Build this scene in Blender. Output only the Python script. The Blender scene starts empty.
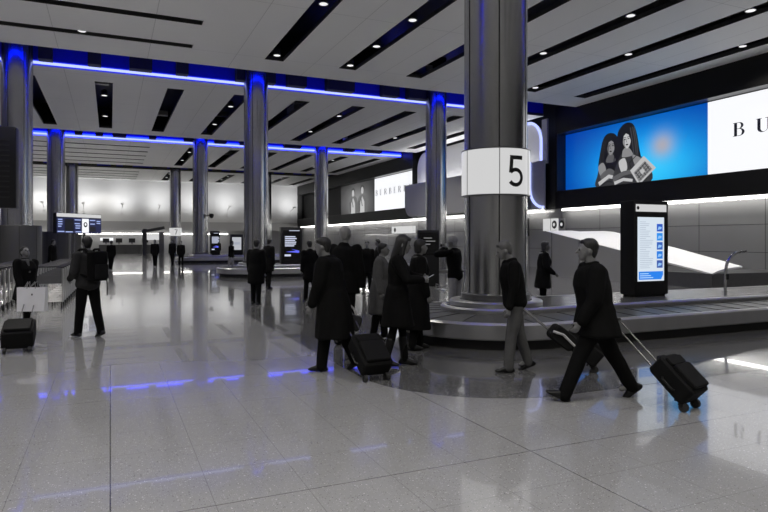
import bpy, bmesh, math, random
import numpy as np
from mathutils import Vector, Matrix, noise

SC = bpy.context.scene
COL = SC.collection
random.seed(4)
PI = math.pi
R = math.radians

# ------------------------------------------------------------------ camera, world, exposure
EYE = 1.65
FPX = 612.0
YAW = R(24.1)
SN, CS = math.sin(YAW), math.cos(YAW)
cam_data = bpy.data.cameras.new('camera')
cam = bpy.data.objects.new('camera', cam_data)
COL.objects.link(cam)
cam.location = (0, 0, EYE)
cam.rotation_euler = (R(90), 0, -YAW)
cam_data.sensor_width = 36.0
cam_data.lens = FPX / 768 * 36.0
cam_data.shift_y = -(256 - 240) / 768.0
cam_data.clip_end = 300
SC.camera = cam

world = bpy.data.worlds.new('world')
SC.world = world
world.use_nodes = True
bgn = next(n for n in world.node_tree.nodes if n.type == 'BACKGROUND')
bgn.inputs[0].default_value = (0.5, 0.5, 0.5, 1)
bgn.inputs[1].default_value = 0.02

SC.view_settings.view_transform = 'Standard'
SC.view_settings.look = 'None'
SC.view_settings.gamma = 1.0
SC.view_settings.use_curve_mapping = False
SC.view_settings.exposure = 0.0
SC.cycles.max_bounces = 7
SC.cycles.diffuse_bounces = 4
SC.cycles.glossy_bounces = 4
SC.cycles.sample_clamp_indirect = 6.0
SC.cycles.use_denoising = True

SPOT_W = 670.0          # each ceiling downlight
WASH_W = 380.0          # far wall washers
PANEL_W = 300.0         # cove behind the raised white wall panel
BLUE_E = 14.0           # blue tubes in the ceiling gaps
STRIP_E = (0.62, 0.72, 1.5)
WARM = (1.0, 0.965, 0.90)   # warm white lamps


def WY(px, y):
    """ground point seen in column px of the photo on the cross line Y = y"""
    t = (px - 384) / FPX
    return (y * (SN + t * CS) / (CS - t * SN), y)


def W(px, d):
    """ground point seen in column px of the photo at depth d"""
    t = (px - 384) / FPX
    return (d * (SN + t * CS), d * (CS - t * SN))


# ------------------------------------------------------------------ materials
MATS = {}


def mat(name, v, rough=0.5, metal=0.0, var=0.12, scale=8.0, bump=0.0, bscale=60.0, coat=0.0, stretch=None, spec=0.5):
    if name in MATS:
        return MATS[name]
    m = bpy.data.materials.new(name)
    m.use_nodes = True
    nt = m.node_tree
    b = next(n for n in nt.nodes if n.type == 'BSDF_PRINCIPLED')
    col = v if isinstance(v, tuple) else (v, v, v)
    tc = nt.nodes.new('ShaderNodeTexCoord')
    mp = nt.nodes.new('ShaderNodeMapping')
    nt.links.new(tc.outputs['Object'], mp.inputs[0])
    if stretch:
        mp.inputs['Scale'].default_value = stretch
    nz = nt.nodes.new('ShaderNodeTexNoise')
    nz.inputs['Scale'].default_value = scale
    nz.inputs['Detail'].default_value = 3
    nt.links.new(mp.outputs[0], nz.inputs['Vector'])
    mx = nt.nodes.new('ShaderNodeMix')
    mx.data_type = 'RGBA'
    mx.inputs[6].default_value = tuple(c * (1 - var) for c in col) + (1,)
    mx.inputs[7].default_value = tuple(min(1, c * (1 + var)) for c in col) + (1,)
    nt.links.new(nz.outputs['Fac'], mx.inputs[0])
    nt.links.new(mx.outputs[2], b.inputs['Base Color'])
    b.inputs['Roughness'].default_value = rough
    b.inputs['Metallic'].default_value = metal
    b.inputs['Specular IOR Level'].default_value = spec
    if coat:
        b.inputs['Coat Weight'].default_value = coat
    if bump:
        n2 = nt.nodes.new('ShaderNodeTexNoise')
        n2.inputs['Scale'].default_value = bscale
        nt.links.new(mp.outputs[0], n2.inputs['Vector'])
        bp = nt.nodes.new('ShaderNodeBump')
        bp.inputs['Strength'].default_value = bump
        bp.inputs['Distance'].default_value = 0.01
        nt.links.new(n2.outputs['Fac'], bp.inputs['Height'])
        nt.links.new(bp.outputs[0], b.inputs['Normal'])
    MATS[name] = m
    return m


def glow(name, col, strength):
    if name in MATS:
        return MATS[name]
    m = bpy.data.materials.new(name)
    m.use_nodes = True
    nt = m.node_tree
    b = next(n for n in nt.nodes if n.type == 'BSDF_PRINCIPLED')
    b.inputs['Base Color'].default_value = (0.02, 0.02, 0.02, 1)
    b.inputs['Roughness'].default_value = 0.3
    b.inputs['Emission Color'].default_value = tuple(col) + (1,)
    b.inputs['Emission Strength'].default_value = strength
    MATS[name] = m
    return m


def math_node(nt, op, a=None, b=None, c=None):
    n = nt.nodes.new('ShaderNodeMath')
    n.operation = op
    for i, x in enumerate((a, b, c)):
        if x is None:
            continue
        if isinstance(x, (int, float)):
            n.inputs[i].default_value = x
        else:
            nt.links.new(x, n.inputs[i])
    return n.outputs[0]


def mixrgb(nt, fac, a, b, mode='MIX'):
    n = nt.nodes.new('ShaderNodeMix')
    n.data_type = 'RGBA'
    n.blend_type = mode
    for i, x in ((0, fac), (6, a), (7, b)):
        if isinstance(x, (int, float)):
            n.inputs[i].default_value = x
        elif isinstance(x, tuple):
            n.inputs[i].default_value = x
        else:
            nt.links.new(x, n.inputs[i])
    return n.outputs[2]


def g(v):
    return (v, v, v, 1)


def line_mask(nt, coord, period, offset, half):
    """1 on lines spaced by period"""
    a = math_node(nt, 'ADD', coord, -offset + period / 2 + 1000 * period)
    m = math_node(nt, 'MODULO', a, period)
    d = math_node(nt, 'ABSOLUTE', math_node(nt, 'SUBTRACT', m, period / 2))
    return math_node(nt, 'LESS_THAN', d, half)


def floor_mat(name, base, chip_light, chip_dark, amount, rough, joints, strong):
    m = bpy.data.materials.new(name)
    m.use_nodes = True
    nt = m.node_tree
    b = next(n for n in nt.nodes if n.type == 'BSDF_PRINCIPLED')
    tc = nt.nodes.new('ShaderNodeTexCoord')
    pos = tc.outputs['Object']
    nz = nt.nodes.new('ShaderNodeTexNoise')
    nz.inputs['Scale'].default_value = 0.9
    nz.inputs['Detail'].default_value = 5
    nt.links.new(pos, nz.inputs['Vector'])
    c = mixrgb(nt, nz.outputs['Fac'], g(base * 0.9), g(base * 1.1))
    for sc, thr, colr in ((28, 0.16, chip_light), (41, 0.17, chip_dark), (75, 0.26, chip_light * 0.8 + base * 0.2), (60, 0.2, chip_dark * .7 + base * .3)):
        vo = nt.nodes.new('ShaderNodeTexVoronoi')
        vo.inputs['Scale'].default_value = sc
        nt.links.new(pos, vo.inputs['Vector'])
        near = math_node(nt, 'LESS_THAN', vo.outputs['Distance'], thr)
        sep = nt.nodes.new('ShaderNodeSeparateColor')
        nt.links.new(vo.outputs['Color'], sep.inputs[0])
        keep = math_node(nt, 'LESS_THAN', sep.outputs[0], amount)
        f = math_node(nt, 'MULTIPLY', near, keep)
        c = mixrgb(nt, f, c, g(colr))
    sx = nt.nodes.new('ShaderNodeSeparateXYZ')
    nt.links.new(pos, sx.inputs[0])
    jl = math_node(nt, 'MAXIMUM', line_mask(nt, sx.outputs[0], joints, 0.0, 0.0022), line_mask(nt, sx.outputs[1], joints, 3.9, 0.0022))
    c = mixrgb(nt, math_node(nt, 'MULTIPLY', jl, 0.45), c, g(0.05))
    if strong:
        sl = math_node(nt, 'MAXIMUM', line_mask(nt, sx.outputs[0], 3.0, 0.0, 0.004), line_mask(nt, sx.outputs[1], 9.6, 3.9, 0.004))
        c = mixrgb(nt, math_node(nt, 'MULTIPLY', sl, 0.85), c, g(0.04))
    nt.links.new(c, b.inputs['Base Color'])
    n3 = nt.nodes.new('ShaderNodeTexNoise')
    n3.inputs['Scale'].default_value = 2.0
    nt.links.new(pos, n3.inputs['Vector'])
    mr = nt.nodes.new('ShaderNodeMapRange')
    mr.inputs[3].default_value = rough * 0.8
    mr.inputs[4].default_value = rough * 1.25
    nt.links.new(n3.outputs['Fac'], mr.inputs[0])
    nt.links.new(mr.outputs[0], b.inputs['Roughness'])
    b.inputs['Coat Weight'].default_value = 0.45        # wax polish
    b.inputs['Coat Roughness'].default_value = 0.02
    return m


M_FLOOR = floor_mat('pale_terrazzo', 0.29, 0.52, 0.10, 0.35, 0.13, 0.6, True)
M_GRANITE = floor_mat('dark_granite', 0.095, 0.50, 0.012, 0.8, 0.12, 0.6, False)


def ceil_mat():
    m = bpy.data.materials.new('ceiling_metal_panel')
    m.use_nodes = True
    nt = m.node_tree
    b = next(n for n in nt.nodes if n.type == 'BSDF_PRINCIPLED')
    tc = nt.nodes.new('ShaderNodeTexCoord')
    sx = nt.nodes.new('ShaderNodeSeparateXYZ')
    nt.links.new(tc.outputs['Object'], sx.inputs[0])
    jl = math_node(nt, 'MAXIMUM', line_mask(nt, sx.outputs[0], 3.13, 1.35, 0.012), line_mask(nt, sx.outputs[1], 5.6, 1.6, 0.012))
    nz = nt.nodes.new('ShaderNodeTexNoise')
    nz.inputs['Scale'].default_value = 0.5
    nt.links.new(tc.outputs['Object'], nz.inputs['Vector'])
    c = mixrgb(nt, nz.outputs['Fac'], g(0.84), g(0.89))
    c = mixrgb(nt, math_node(nt, 'MULTIPLY', jl, 0.35), c, g(0.2))
    nt.links.new(c, b.inputs['Base Color'])
    b.inputs['Roughness'].default_value = 0.55
    return m


M_CEIL = ceil_mat()
M_BLACK = mat('black_void', 0.012, 0.7)
M_DARKGLOSS = mat('black_gloss_panel', 0.006, 0.45, spec=0.2)
M_STEEL = mat('brushed_steel', 0.58, 0.33, 1.0, 0.10, 3.0, 0.05, 30.0, stretch=(1, 1, 0.06))
M_COLUMN = mat('column_steel', 0.50, 0.25, 1.0, 0.14, 2.2, 0.04, 14.0, stretch=(1, 1, 0.12))
M_DKSTEEL = mat('dark_steel', 0.16, 0.32, 0.8, 0.12)
M_CHROME = mat('chrome', 0.62, 0.15, 1.0, 0.04)
M_SEAM = mat('seam_black', 0.008, 0.6)
M_RUBBER = mat('belt_rubber', 0.035, 0.38, 0.0, 0.2)
M_TOE = mat('toe_black', 0.010, 0.6)
M_WHITE = mat('white_paint', 0.78, 0.5, 0, 0.03)
M_GREYPANEL = mat('grey_gloss_panel', 0.25, 0.2, 0, 0.05, 1.0, coat=0.3)
M_GREY = mat('grey_paint', 0.32, 0.4, 0, 0.06)
M_BACK = mat('back_wall_grey', 0.55, 0.55, 0, 0.06, 0.8)
M_CLAD = mat('dark_cladding', 0.04, 0.35, 0, 0.12, 2.0)
M_BLACKPL = mat('black_plastic', 0.008, 0.4, spec=.35)
M_WIRE = mat('trolley_metal', 0.48, 0.3, 1.0, 0.1)
M_TIRE = mat('tyre_rubber', 0.02, 0.6)
M_INK = mat('ink_black', 0.01, 0.5)
M_NAVY = mat('ink_navy', (0.012, 0.014, 0.03), 0.5)

M_STRIP = glow('blue_white_led', STRIP_E, 1.0)
M_BLUE = glow('blue_tube', (0.0, 0.008, 1.0), BLUE_E)
M_HALO = glow('blue_halo', (0.01, 0.025, 1.0), 0.8)
M_HALO2 = glow('blue_halo_bright', (0.01, 0.025, 1.0), 7.0)  # halo boosted on one strip to strengthen its floor reflection
M_COVE = glow('white_cove', (1, 0.98, 0.94), 10.0)
M_LENS = glow('downlight_lens', (1, 1, 1), 0.9)
M_SCREENWHITE = glow('screen_white', (0.96, 0.97, 1.0), 1.0)
M_SIGNWHITE = glow('sign_white', (1, 1, 1), 0.62)


# ------------------------------------------------------------------ mesh builder
class MB:
    def __init__(s):
        s.v, s.f, s.m = [], [], []

    def add(s, vs, fs, mi=0):
        o = len(s.v)
        s.v += [tuple(p) for p in vs]
        s.f += [tuple(i + o for i in f) for f in fs]
        s.m += [mi] * len(fs)
        return s

    def box(s, c, d, rot=None, mi=0):
        vs = []
        for z in (-1, 1):
            for x, y in ((-1, -1), (1, -1), (1, 1), (-1, 1)):
                p = Vector((x * d[0] / 2, y * d[1] / 2, z * d[2] / 2))
                if rot is not None:
                    p = rot @ p
                vs.append(p + Vector(c))
        return s.add(vs, [(3, 2, 1, 0), (4, 5, 6, 7), (0, 1, 5, 4), (1, 2, 6, 5), (2, 3, 7, 6), (3, 0, 4, 7)], mi)

    def rbox(s, c, d, r, rot=None, n=4, axis=2, mi=0):
        """box with rounded edges along one axis"""
        ax = [0, 1, 2]
        ax.remove(axis)
        a, b = ax
        hx, hy = d[a] / 2 - r, d[b] / 2 - r
        ring = []
        for k, (sx, sy) in enumerate(((1, 1), (-1, 1), (-1, -1), (1, -1))):
            for i in range(n + 1):
                t = (k + i / n) * PI / 2
                ring.append((sx * hx + r * math.cos(t), sy * hy + r * math.sin(t)))
        N = len(ring)
        vs = []
        ch = min(r * 0.4, d[axis] * 0.2)
        for h, sh in ((-d[axis] / 2, 1 - ch / max(d[a], d[b]) * 2), (-d[axis] / 2 + ch, 1), (d[axis] / 2 - ch, 1), (d[axis] / 2, 1 - ch / max(d[a], d[b]) * 2)):
            for (u, w) in ring:
                p = [0, 0, 0]
                p[a], p[b], p[axis] = u * sh, w * sh, h
                p = Vector(p)
                if rot is not None:
                    p = rot @ p
                vs.append(p + Vector(c))
        fs = []
        for L in range(3):
            for i in range(N):
                j = (i + 1) % N
                fs.append((L * N + i, L * N + j, (L + 1) * N + j, (L + 1) * N + i))
        fs.append(tuple(reversed(range(N))))
        fs.append(tuple(range(3 * N, 4 * N)))
        return s.add(vs, fs, mi)

    def tube(s, pts, r, n=8, mi=0, closed=False):
        pts = [Vector(p) for p in pts]
        rings = []
        up = None
        for i, p in enumerate(pts):
            a = pts[max(0, i - 1)]
            b = pts[min(len(pts) - 1, i + 1)]
            t = (b - a).normalized()
            if up is None:
                up = t.orthogonal().normalized()
            up = (up - t * up.dot(t)).normalized()
            w = t.cross(up)
            rr = r[i] if isinstance(r, (list, tuple)) else r
            rings.append([p + (up * math.cos(2 * PI * k / n) + w * math.sin(2 * PI * k / n)) * rr for k in range(n)])
        vs = [q for rg in rings for q in rg]
        fs = []
        for i in range(len(rings) - 1):
            for k in range(n):
                j = (k + 1) % n
                fs.append((i * n + k, i * n + j, (i + 1) * n + j, (i + 1) * n + k))
        fs.append(tuple(reversed(range(n))))
        fs.append(tuple(range((len(rings) - 1) * n, len(rings) * n)))
        return s.add(vs, fs, mi)

    def lathe(s, prof, n=48, c=(0, 0, 0), cap=True, a0=0.0, a1=2 * PI, mi=0):
        full = abs(a1 - a0 - 2 * PI) < 1e-6
        cnt = n if full else n + 1
        vs = []
        for (r, z) in prof:
            for k in range(cnt):
                a = a0 + (a1 - a0) * k / n
                vs.append((c[0] + r * math.cos(a), c[1] + r * math.sin(a), c[2] + z))
        fs = []
        for i in range(len(prof) - 1):
            for k in range(n):
                j = (k + 1) % cnt
                fs.append((i * cnt + k, i * cnt + j, (i + 1) * cnt + j, (i + 1) * cnt + k))
        if cap and full:
            fs.append(tuple(reversed(range(cnt))))
            fs.append(tuple(range((len(prof) - 1) * cnt, len(prof) * cnt)))
        return s.add(vs, fs, mi)

    def poly(s, pts, mi=0):
        return s.add(pts, [tuple(range(len(pts)))], mi)

    def prism(s, pts2, frame, thick, mi=0):
        """extruded 2D outline; frame(u,v,w) -> point"""
        n = len(pts2)
        vs = [frame(u, v, 0) for u, v in pts2] + [frame(u, v, thick) for u, v in pts2]
        fs = [tuple(reversed(range(n))), tuple(range(n, 2 * n))]
        for i in range(n):
            j = (i + 1) % n
            fs.append((i, j, n + j, n + i))
        return s.add(vs, fs, mi)

    def build(s, name, m, parent=None, smooth=True, kind=None, angle=35):
        me = bpy.data.meshes.new(name)
        me.from_pydata(s.v, [], s.f)
        for x in (m if isinstance(m, (list, tuple)) else [m]):
            me.materials.append(x)
        for p, mi in zip(me.polygons, s.m):
            p.material_index = mi
        bm = bmesh.new()
        bm.from_mesh(me)
        bmesh.ops.recalc_face_normals(bm, faces=bm.faces)
        for f in bm.faces:
            f.smooth = smooth
        for e in bm.edges:
            if len(e.link_faces) == 2 and e.calc_face_angle(0) > R(angle):
                e.smooth = False
        bm.to_mesh(me)
        bm.free()
        o = bpy.data.objects.new(name, me)
        COL.objects.link(o)
        if parent is not None:
            o.parent = parent
        if kind:
            o['kind'] = kind
        return o


def tag(o, label, cat, group=None):
    o['label'] = label
    o['category'] = cat
    if group:
        o['group'] = group
    return o


def thing(name, label, cat, loc=(0, 0, 0), rz=0.0, group=None):
    o = bpy.data.objects.new(name, None)
    o.empty_display_size = 0.2
    COL.objects.link(o)
    o.location = loc
    o.rotation_euler = (0, 0, rz)
    return tag(o, label, cat, group)


def dup(root, loc, rz, label, group=None):
    r = root.copy()
    COL.objects.link(r)
    r.location = loc
    r.rotation_euler = (0, 0, rz)
    r['label'] = label
    if group:
        r['group'] = group
    for ch in list(root.children):
        c = ch.copy()
        COL.objects.link(c)
        c.parent = r
        for gch in list(ch.children):
            d = gch.copy()
            COL.objects.link(d)
            d.parent = c
    return r


def struct(name, mb, m, smooth=False):
    return mb.build(name, m, None, smooth, 'structure')


ORD = ['first', 'second', 'third', 'fourth', 'fifth', 'sixth', 'seventh', 'eighth', 'ninth', 'tenth', 'eleventh', 'twelfth',
       'thirteenth', 'fourteenth', 'fifteenth', 'sixteenth', 'seventeenth', 'eighteenth', 'nineteenth', 'twentieth']

# ------------------------------------------------------------------ room shell
XL, XR, YB, YF = -12.5, 23.0, -10.0, 80.0
XW = 23.75                # lower right wall, set back under the dark band
H = 8.85
ROWS = (9.0, 28.0, 47.0, 66.0)
CX = (-3.36, 6.1, 15.5)

struct('floor', MB().box(((XL + XW) / 2, (YB + YF + 3) / 2, -0.1), (XW - XL + 1, YF + 3 - YB, 0.2)), M_FLOOR)


def granite():
    x0, y0, x1, y1, r = 2.75, 5.15, XW, 74.0, 1.7
    pts = []
    for i in range(17):
        a = PI + i / 16 * PI / 2
        pts.append((x0 + r + r * math.cos(a), y0 + r + r * math.sin(a)))
    pts += [(x1, y0), (x1, y1), (x0, y1)]
    mb = MB().prism(pts, lambda u, v, w: (u, v, w), 0.002)
    struct('floor.001', mb, M_GRANITE)


granite()

SLOT_X = [-3.4 + 3.13 * k for k in range(9)]
BAYS = [(-9.8, 7.0), (9.7, 26.0), (28.7, 45.0), (47.7, 64.0), (66.7, 80.0)]


def bay_slots(i):
    y0, y1 = BAYS[i]
    long_slots, cross = [], []
    for k, x in enumerate(SLOT_X):
        if x < 4 and i != 2:
            continue
        long_slots.append((x - 0.38, x + 0.38, y0 + 2.0, y1 - 1.8))
    if i == 2:
        pass
    else:
        n = 5
        for k in range(n):
            yc = y1 - 2.3 - 2.7 * k
            if yc > y0 + 1:
                cross.append((-11.5, 2.8, yc - 0.22, yc + 0.22))
    return long_slots, cross


def ceiling_bay(i):
    y0, y1 = BAYS[i]
    a, b = bay_slots(i)
    slots = a + b
    xs = sorted({XL, XR + 0.02} | {s[0] for s in slots} | {s[1] for s in slots})
    ys = sorted({y0, y1} | {s[2] for s in slots} | {s[3] for s in slots})
    nx, ny = len(xs) - 1, len(ys) - 1

    def solid(p, q):
        if p < 0 or q < 0 or p >= nx or q >= ny:
            return False
        cx, cy = (xs[p] + xs[p + 1]) / 2, (ys[q] + ys[q + 1]) / 2
        return not any(s[0] < cx < s[1] and s[2] < cy < s[3] for s in slots)
    mb = MB()
    z0, z1 = H, H + 0.16
    for p in range(nx):
        for q in range(ny):
            if not solid(p, q):
                continue
            xa, xb, ya, yb = xs[p], xs[p + 1], ys[q], ys[q + 1]
            mb.poly([(xa, ya, z0), (xa, yb, z0), (xb, yb, z0), (xb, ya, z0)], 0)
            mb.poly([(xa, ya, z1), (xb, ya, z1), (xb, yb, z1), (xa, yb, z1)], 1)
            if not solid(p - 1, q):
                mb.poly([(xa, ya, z0), (xa, ya, z1), (xa, yb, z1), (xa, yb, z0)], 1)
            if not solid(p + 1, q):
                mb.poly([(xb, ya, z0), (xb, yb, z0), (xb, yb, z1), (xb, ya, z1)], 1)
            if not solid(p, q - 1):
                mb.poly([(xa, ya, z0), (xb, ya, z0), (xb, ya, z1), (xa, ya, z1)], 1)
            if not solid(p, q + 1):
                mb.poly([(xa, yb, z0), (xa, yb, z1), (xb, yb, z1), (xb, yb, z0)], 1)
    me_name = 'ceiling' if i == 0 else 'ceiling.%03d' % i
    me = bpy.data.meshes.new(me_name)
    me.from_pydata(mb.v, [], mb.f)
    me.materials.append(M_CEIL)
    me.materials.append(M_CLAD)
    for pl, mi in zip(me.polygons, mb.m):
        pl.material_index = mi
    o = bpy.data.objects.new(me_name, me)
    COL.objects.link(o)
    o['kind'] = 'structure'


for i in range(5):
    ceiling_bay(i)
# structural deck above the hung panels
struct('ceiling.010', MB().box(((XL + XW) / 2, (YB + YF) / 2 + 2, 10.6), (XW - XL + 2, YF - YB + 8, 0.2)), mat('deck', 0.025, 0.5))
# ribs added to split the blue glow, broken baffles added to keep it inside
rr = random.Random(11)
mb = MB()
mb2 = MB()
for r_ in ROWS:
    x = XL + 1
    while x < XR - 1:
        w_ = rr.choice((0.5, 0.9, 1.4))
        mb.box((x, r_ + 0.35, 9.45), (w_, 0.5, 1.0))
        x += w_ + rr.choice((0.8, 1.3, 2.1))
    x = XL
    while x < XR:
        w_ = rr.uniform(2.0, 4.5)
        mb2.box((min(x + w_ / 2, XR - w_ / 2), r_ - 2.08, 9.77), (w_, 0.05, 1.45))
        mb2.box((min(x + w_ / 2, XR - w_ / 2), r_ + 0.95, 9.95), (w_, 0.05, 1.1))
        x += w_ + rr.uniform(0.3, 1.0)
struct('trim_1', mb, M_BLACK)
struct('trim_20', mb2, M_BLACK)
mb = MB()
for k in range(46):  # random boxes added in the void to catch blue light
    x, y = rr.uniform(-10, 22), rr.uniform(8, 64)
    if rr.random() < .5:
        mb.box((x, y, rr.uniform(9.5, 10.1)), (rr.uniform(1, 3), .35, .3))
    else:
        mb.box((x, y, rr.uniform(9.5, 10.1)), (.35, rr.uniform(1, 3), .3))
struct('trim_21', mb, mat('glow_catcher_metal', 0.35, 0.4, 0.6))

# walls
struct('wall_left', MB().box((XL - 0.1, (YB + YF) / 2, 5), (0.2, YF - YB + 6, 11)), M_GREY)
struct('wall_back', MB().box(((XL + XW) / 2, YB - 0.1, 5), (XW - XL + 2, 0.2, 11)), M_GREY)
# far wall: lit upper band, dark soffit, recessed lower part
struct('wall_far', MB().box(((XL + XR) / 2, YF + 0.1, 6.5), (XR - XL, 0.2, 5.2)), M_BACK)
struct('wall_far.001', MB().box(((XL + XW) / 2, YF + 2.6, 2.5), (XW - XL, 0.2, 5)), M_GREY)
struct('trim_2', MB().box(((XL + XR) / 2, YF + 1.2, 3.85), (XR - XL, 2.6, 0.12)).box(((XL + XR) / 2, YF - 0.05, 3.35), (XR - XL, 0.12, 1.0)), M_GREY)
# right wall: upper black plane, lower grey glossy panels
struct('wall_right', MB().box((XR + 1.0, (YB + YF) / 2 + 1, 7.1), (0.2, YF - YB + 6, 7.4)), M_BLACK)
struct('wall_right.001', MB().box((XW + 0.1, (YB + YF) / 2 + 1, 1.7), (0.2, YF - YB + 6, 3.5)), M_GREYPANEL)
mb = MB()
for z in (1.15, 2.28):
    mb.box((XW - 0.003, (YB + YF) / 2, z), (0.006, YF - YB, 0.018))
for y in np.arange(-8, 78, 3.0):
    mb.box((XW - 0.003, y, 1.7), (0.006, 0.018, 3.4))
struct('trim_3', mb, M_SEAM)
# black band boxes that carry the billboards (bays with a board), open in front
BOARD_Z = (4.44, 7.60)


def band(n, y0, y1):
    mb = MB()
    zt, zb = BOARD_Z[1] + 0.05, 3.42
    yc, L = (y0 + y1) / 2, y1 - y0
    mb.box((XR + 0.45, yc, (zt + H + 0.3) / 2), (0.9, L, H + 0.3 - zt))      # above the board
    mb.box((XR + 0.45, yc, (zb + BOARD_Z[0] - 0.05) / 2), (0.9, L, BOARD_Z[0] - 0.05 - zb))
    for y in (y0, y1):
        mb.box((XR + 0.45, y, (zb + H + .3) / 2), (0.9, 0.12, H + .3 - zb))
    struct('trim_%d' % n, mb, M_DARKGLOSS)
    mb = MB().box((XR + 0.30, yc, zt - 0.01), (0.58, L - .14, 0.02)).box((XR + 0.30, yc, BOARD_Z[0] - 0.04), (0.58, L - .14, 0.02))
    for y in (y0 + .07, y1 - .07):
        mb.box((XR + 0.30, y, (zt + BOARD_Z[0]) / 2), (0.58, 0.02, zt - BOARD_Z[0]))
    struct('trim_%d' % (n + 26), mb, mat('light_catch_liner', 0.045, 0.35))  # inner faces added to catch the blue of the screen


band(4, 7.2, 27.6)
band(5, 45.6, 80.0)


def rounded_panel(y0, y1, z0, z1, x, thick, r, top, bottom, n=10):
    pts = []

    def arc(cy, cz, a0):
        for i in range(n + 1):
            a = a0 + PI / 2 * i / n
            pts.append((cy + r * math.cos(a), cz + r * math.sin(a)))
    if bottom:
        arc(y0 + r, z0 + r, PI)
        arc(y1 - r, z0 + r, 1.5 * PI)
    else:
        pts += [(y0, z0), (y1, z0)]
    if top:
        arc(y1 - r, z1 - r, 0)
        arc(y0 + r, z1 - r, PI / 2)
    else:
        pts += [(y1, z1), (y0, z1)]
    return pts, MB().prism(pts, lambda u, v, w: (x + w, u, v), thick)


# bay between the boards: tall white panel set back, grey wing panel in front of its lower half
_, mb = rounded_panel(29.3, 45.4, 3.45, 8.75, XR + 0.35, 0.2, 1.3, True, False)
struct('wall_right.002', mb, M_WHITE)
_, mb = rounded_panel(29.3, 45.6, 3.55, 6.15, XR - 0.72, 0.14, 1.1, False, True)
struct('wall_right.003', mb, mat('wing_panel', 0.42, 0.35, 0, 0.04))
struct('trim_6', MB().box((XR - 0.15, 37.4, 4.85), (0.9, 15.6, 0.1)).box((XR + 0.3, 37.4, 3.5), (0.9, 16, 0.1)), M_GREY)
struct('trim_7', MB().box((XR + 0.36, 29.0, 7.45), (0.1, 0.5, 2.6)).box((XR - 0.38, 28.7, 4.83), (0.1, 1.2, 2.75)), mat('grey_return', 0.34, 0.4))

# cove light tubes on the right wall
for k, (y0, y1) in enumerate(((7.3, 27.5), (29.2, 45.4), (45.8, 79.5))):
    t = MB().box((XW - 0.34, (y0 + y1) / 2, 3.36), (0.16, y1 - y0, 0.10)).build('cove_light', M_COVE, None, False)
    tag(t, ('long white cove light along the right wall under the blue billboard',
            'white cove light on the right wall under the grey wing panel',
            'white cove light under the black and white billboard on the far right wall')[k], 'light', 'wall cove lights')
t = MB().box(((XL + 14) / 2, YF + 1.3, 2.42), (14 - XL, 0.12, 0.12)).build('cove_light', M_COVE, None, False)
tag(t, 'thin white light line low along the far end wall', 'light', 'wall cove lights')

# white panel wash
ld = bpy.data.lights.new('panel_wash', 'AREA')
ld.shape = 'RECTANGLE'
ld.size, ld.size_y = 0.35, 15.0
ld.energy = PANEL_W
lo = bpy.data.objects.new('panel_wash', ld)
COL.objects.link(lo)
lo.location = (XR - 0.1, 37.4, 5.2)
lo.rotation_euler = (0, R(180 - 12), 0)

# far wall washers on the ledge
for k in range(9):
    x = -11.0 + 4.1 * k
    w = thing('wall_washer', '%s uplight from the left on the ledge of the far end wall' % ORD[k], 'light', (x, YF - 0.95, 3.86), 0, 'far wall uplights')
    MB().box((0, -1.8, 2.0), (0.34, 0.22, 0.16)).build('housing', M_BACK, w, False)
    MB().tube([(0, 0, 0.0), (0, 0, 1.6), (0, -1.8, 1.95)], 0.03, 6).build('bracket', M_BACK, w)
    ld = bpy.data.lights.new('wash', 'SPOT')
    ld.energy = WASH_W
    ld.spot_size = R(112)
    ld.spot_blend = 1.0
    ld.shadow_soft_size = 0.25
    lo = bpy.data.objects.new('wash', ld)
    COL.objects.link(lo)
    lo.parent = w
    lo.location = (0, -1.8, 2.35)
    lo.rotation_euler = (R(90 + 14), 0, 0)

# ------------------------------------------------------------------ ceiling gaps: led strip and blue tubes
GAPNAME = ('nearest', 'near', 'middle', 'far')
for k, r_ in enumerate(ROWS):
    yb = r_ + 0.7
    # fascia below which the strip runs, its blue glow painted into the colour
    struct('trim_%d' % (10 + k), MB().box(((XL + XR) / 2, yb + 0.08, H + 0.52), (XR - XL, 0.1, 0.75)), mat('gap_fascia_blue_glow', (0.01, 0.02, 0.55), 0.4))
    if k == 3:
        continue
    xa, xb = XL, (XR - 1.3 if k == 1 else XR - 0.1)
    t = thing('light_strip', 'long blue white light strip along the %s ceiling gap between columns' % GAPNAME[k], 'light', ((xa + xb) / 2, yb - 0.055, H), 0, 'ceiling gap light strips')
    MB().box((0, 0, 0.055), (xb - xa, 0.10, 0.11)).build('lamp_core', M_STRIP, t, False)
    dm = M_HALO2 if k == 2 else M_HALO  # glowing bars above and below imitate the strip's blue halo
    MB().box((0, 0.01, 0.135 + (0.03 if k == 2 else 0)), (xb - xa, 0.08, 0.13 if k == 2 else 0.07)).build('upper_halo', dm, t, False)
    MB().box((0, 0.01, -0.02), (xb - xa, 0.08, 0.06)).build('lower_halo', dm, t, False)
    t = MB().box(((XL + XR) / 2, r_ - 1.55, H + 0.34), (XR - XL - 0.5, 0.06, 0.06)).build('light_tube', M_BLUE, None, False)
    tag(t, 'deep blue light tube hidden up in the %s ceiling gap' % GAPNAME[k], 'light', 'blue gap tubes')

# blue outline tubes at the near end of the white wall bay


def arc_path(x, y0, za, zb, r, up, tail):
    """along the near edge y0 from za to zb, then a quarter turn and a tail towards +y"""
    p = [(x, y0, za), (x, y0, (za + zb) / 2)]
    for i in range(11):
        a = PI / 2 * i / 10
        p.append((x, y0 + r - r * math.cos(a), zb + (r * math.sin(a) if up else -r * math.sin(a))))
    p.append((x, y0 + r + tail, p[-1][2]))
    return p


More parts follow.
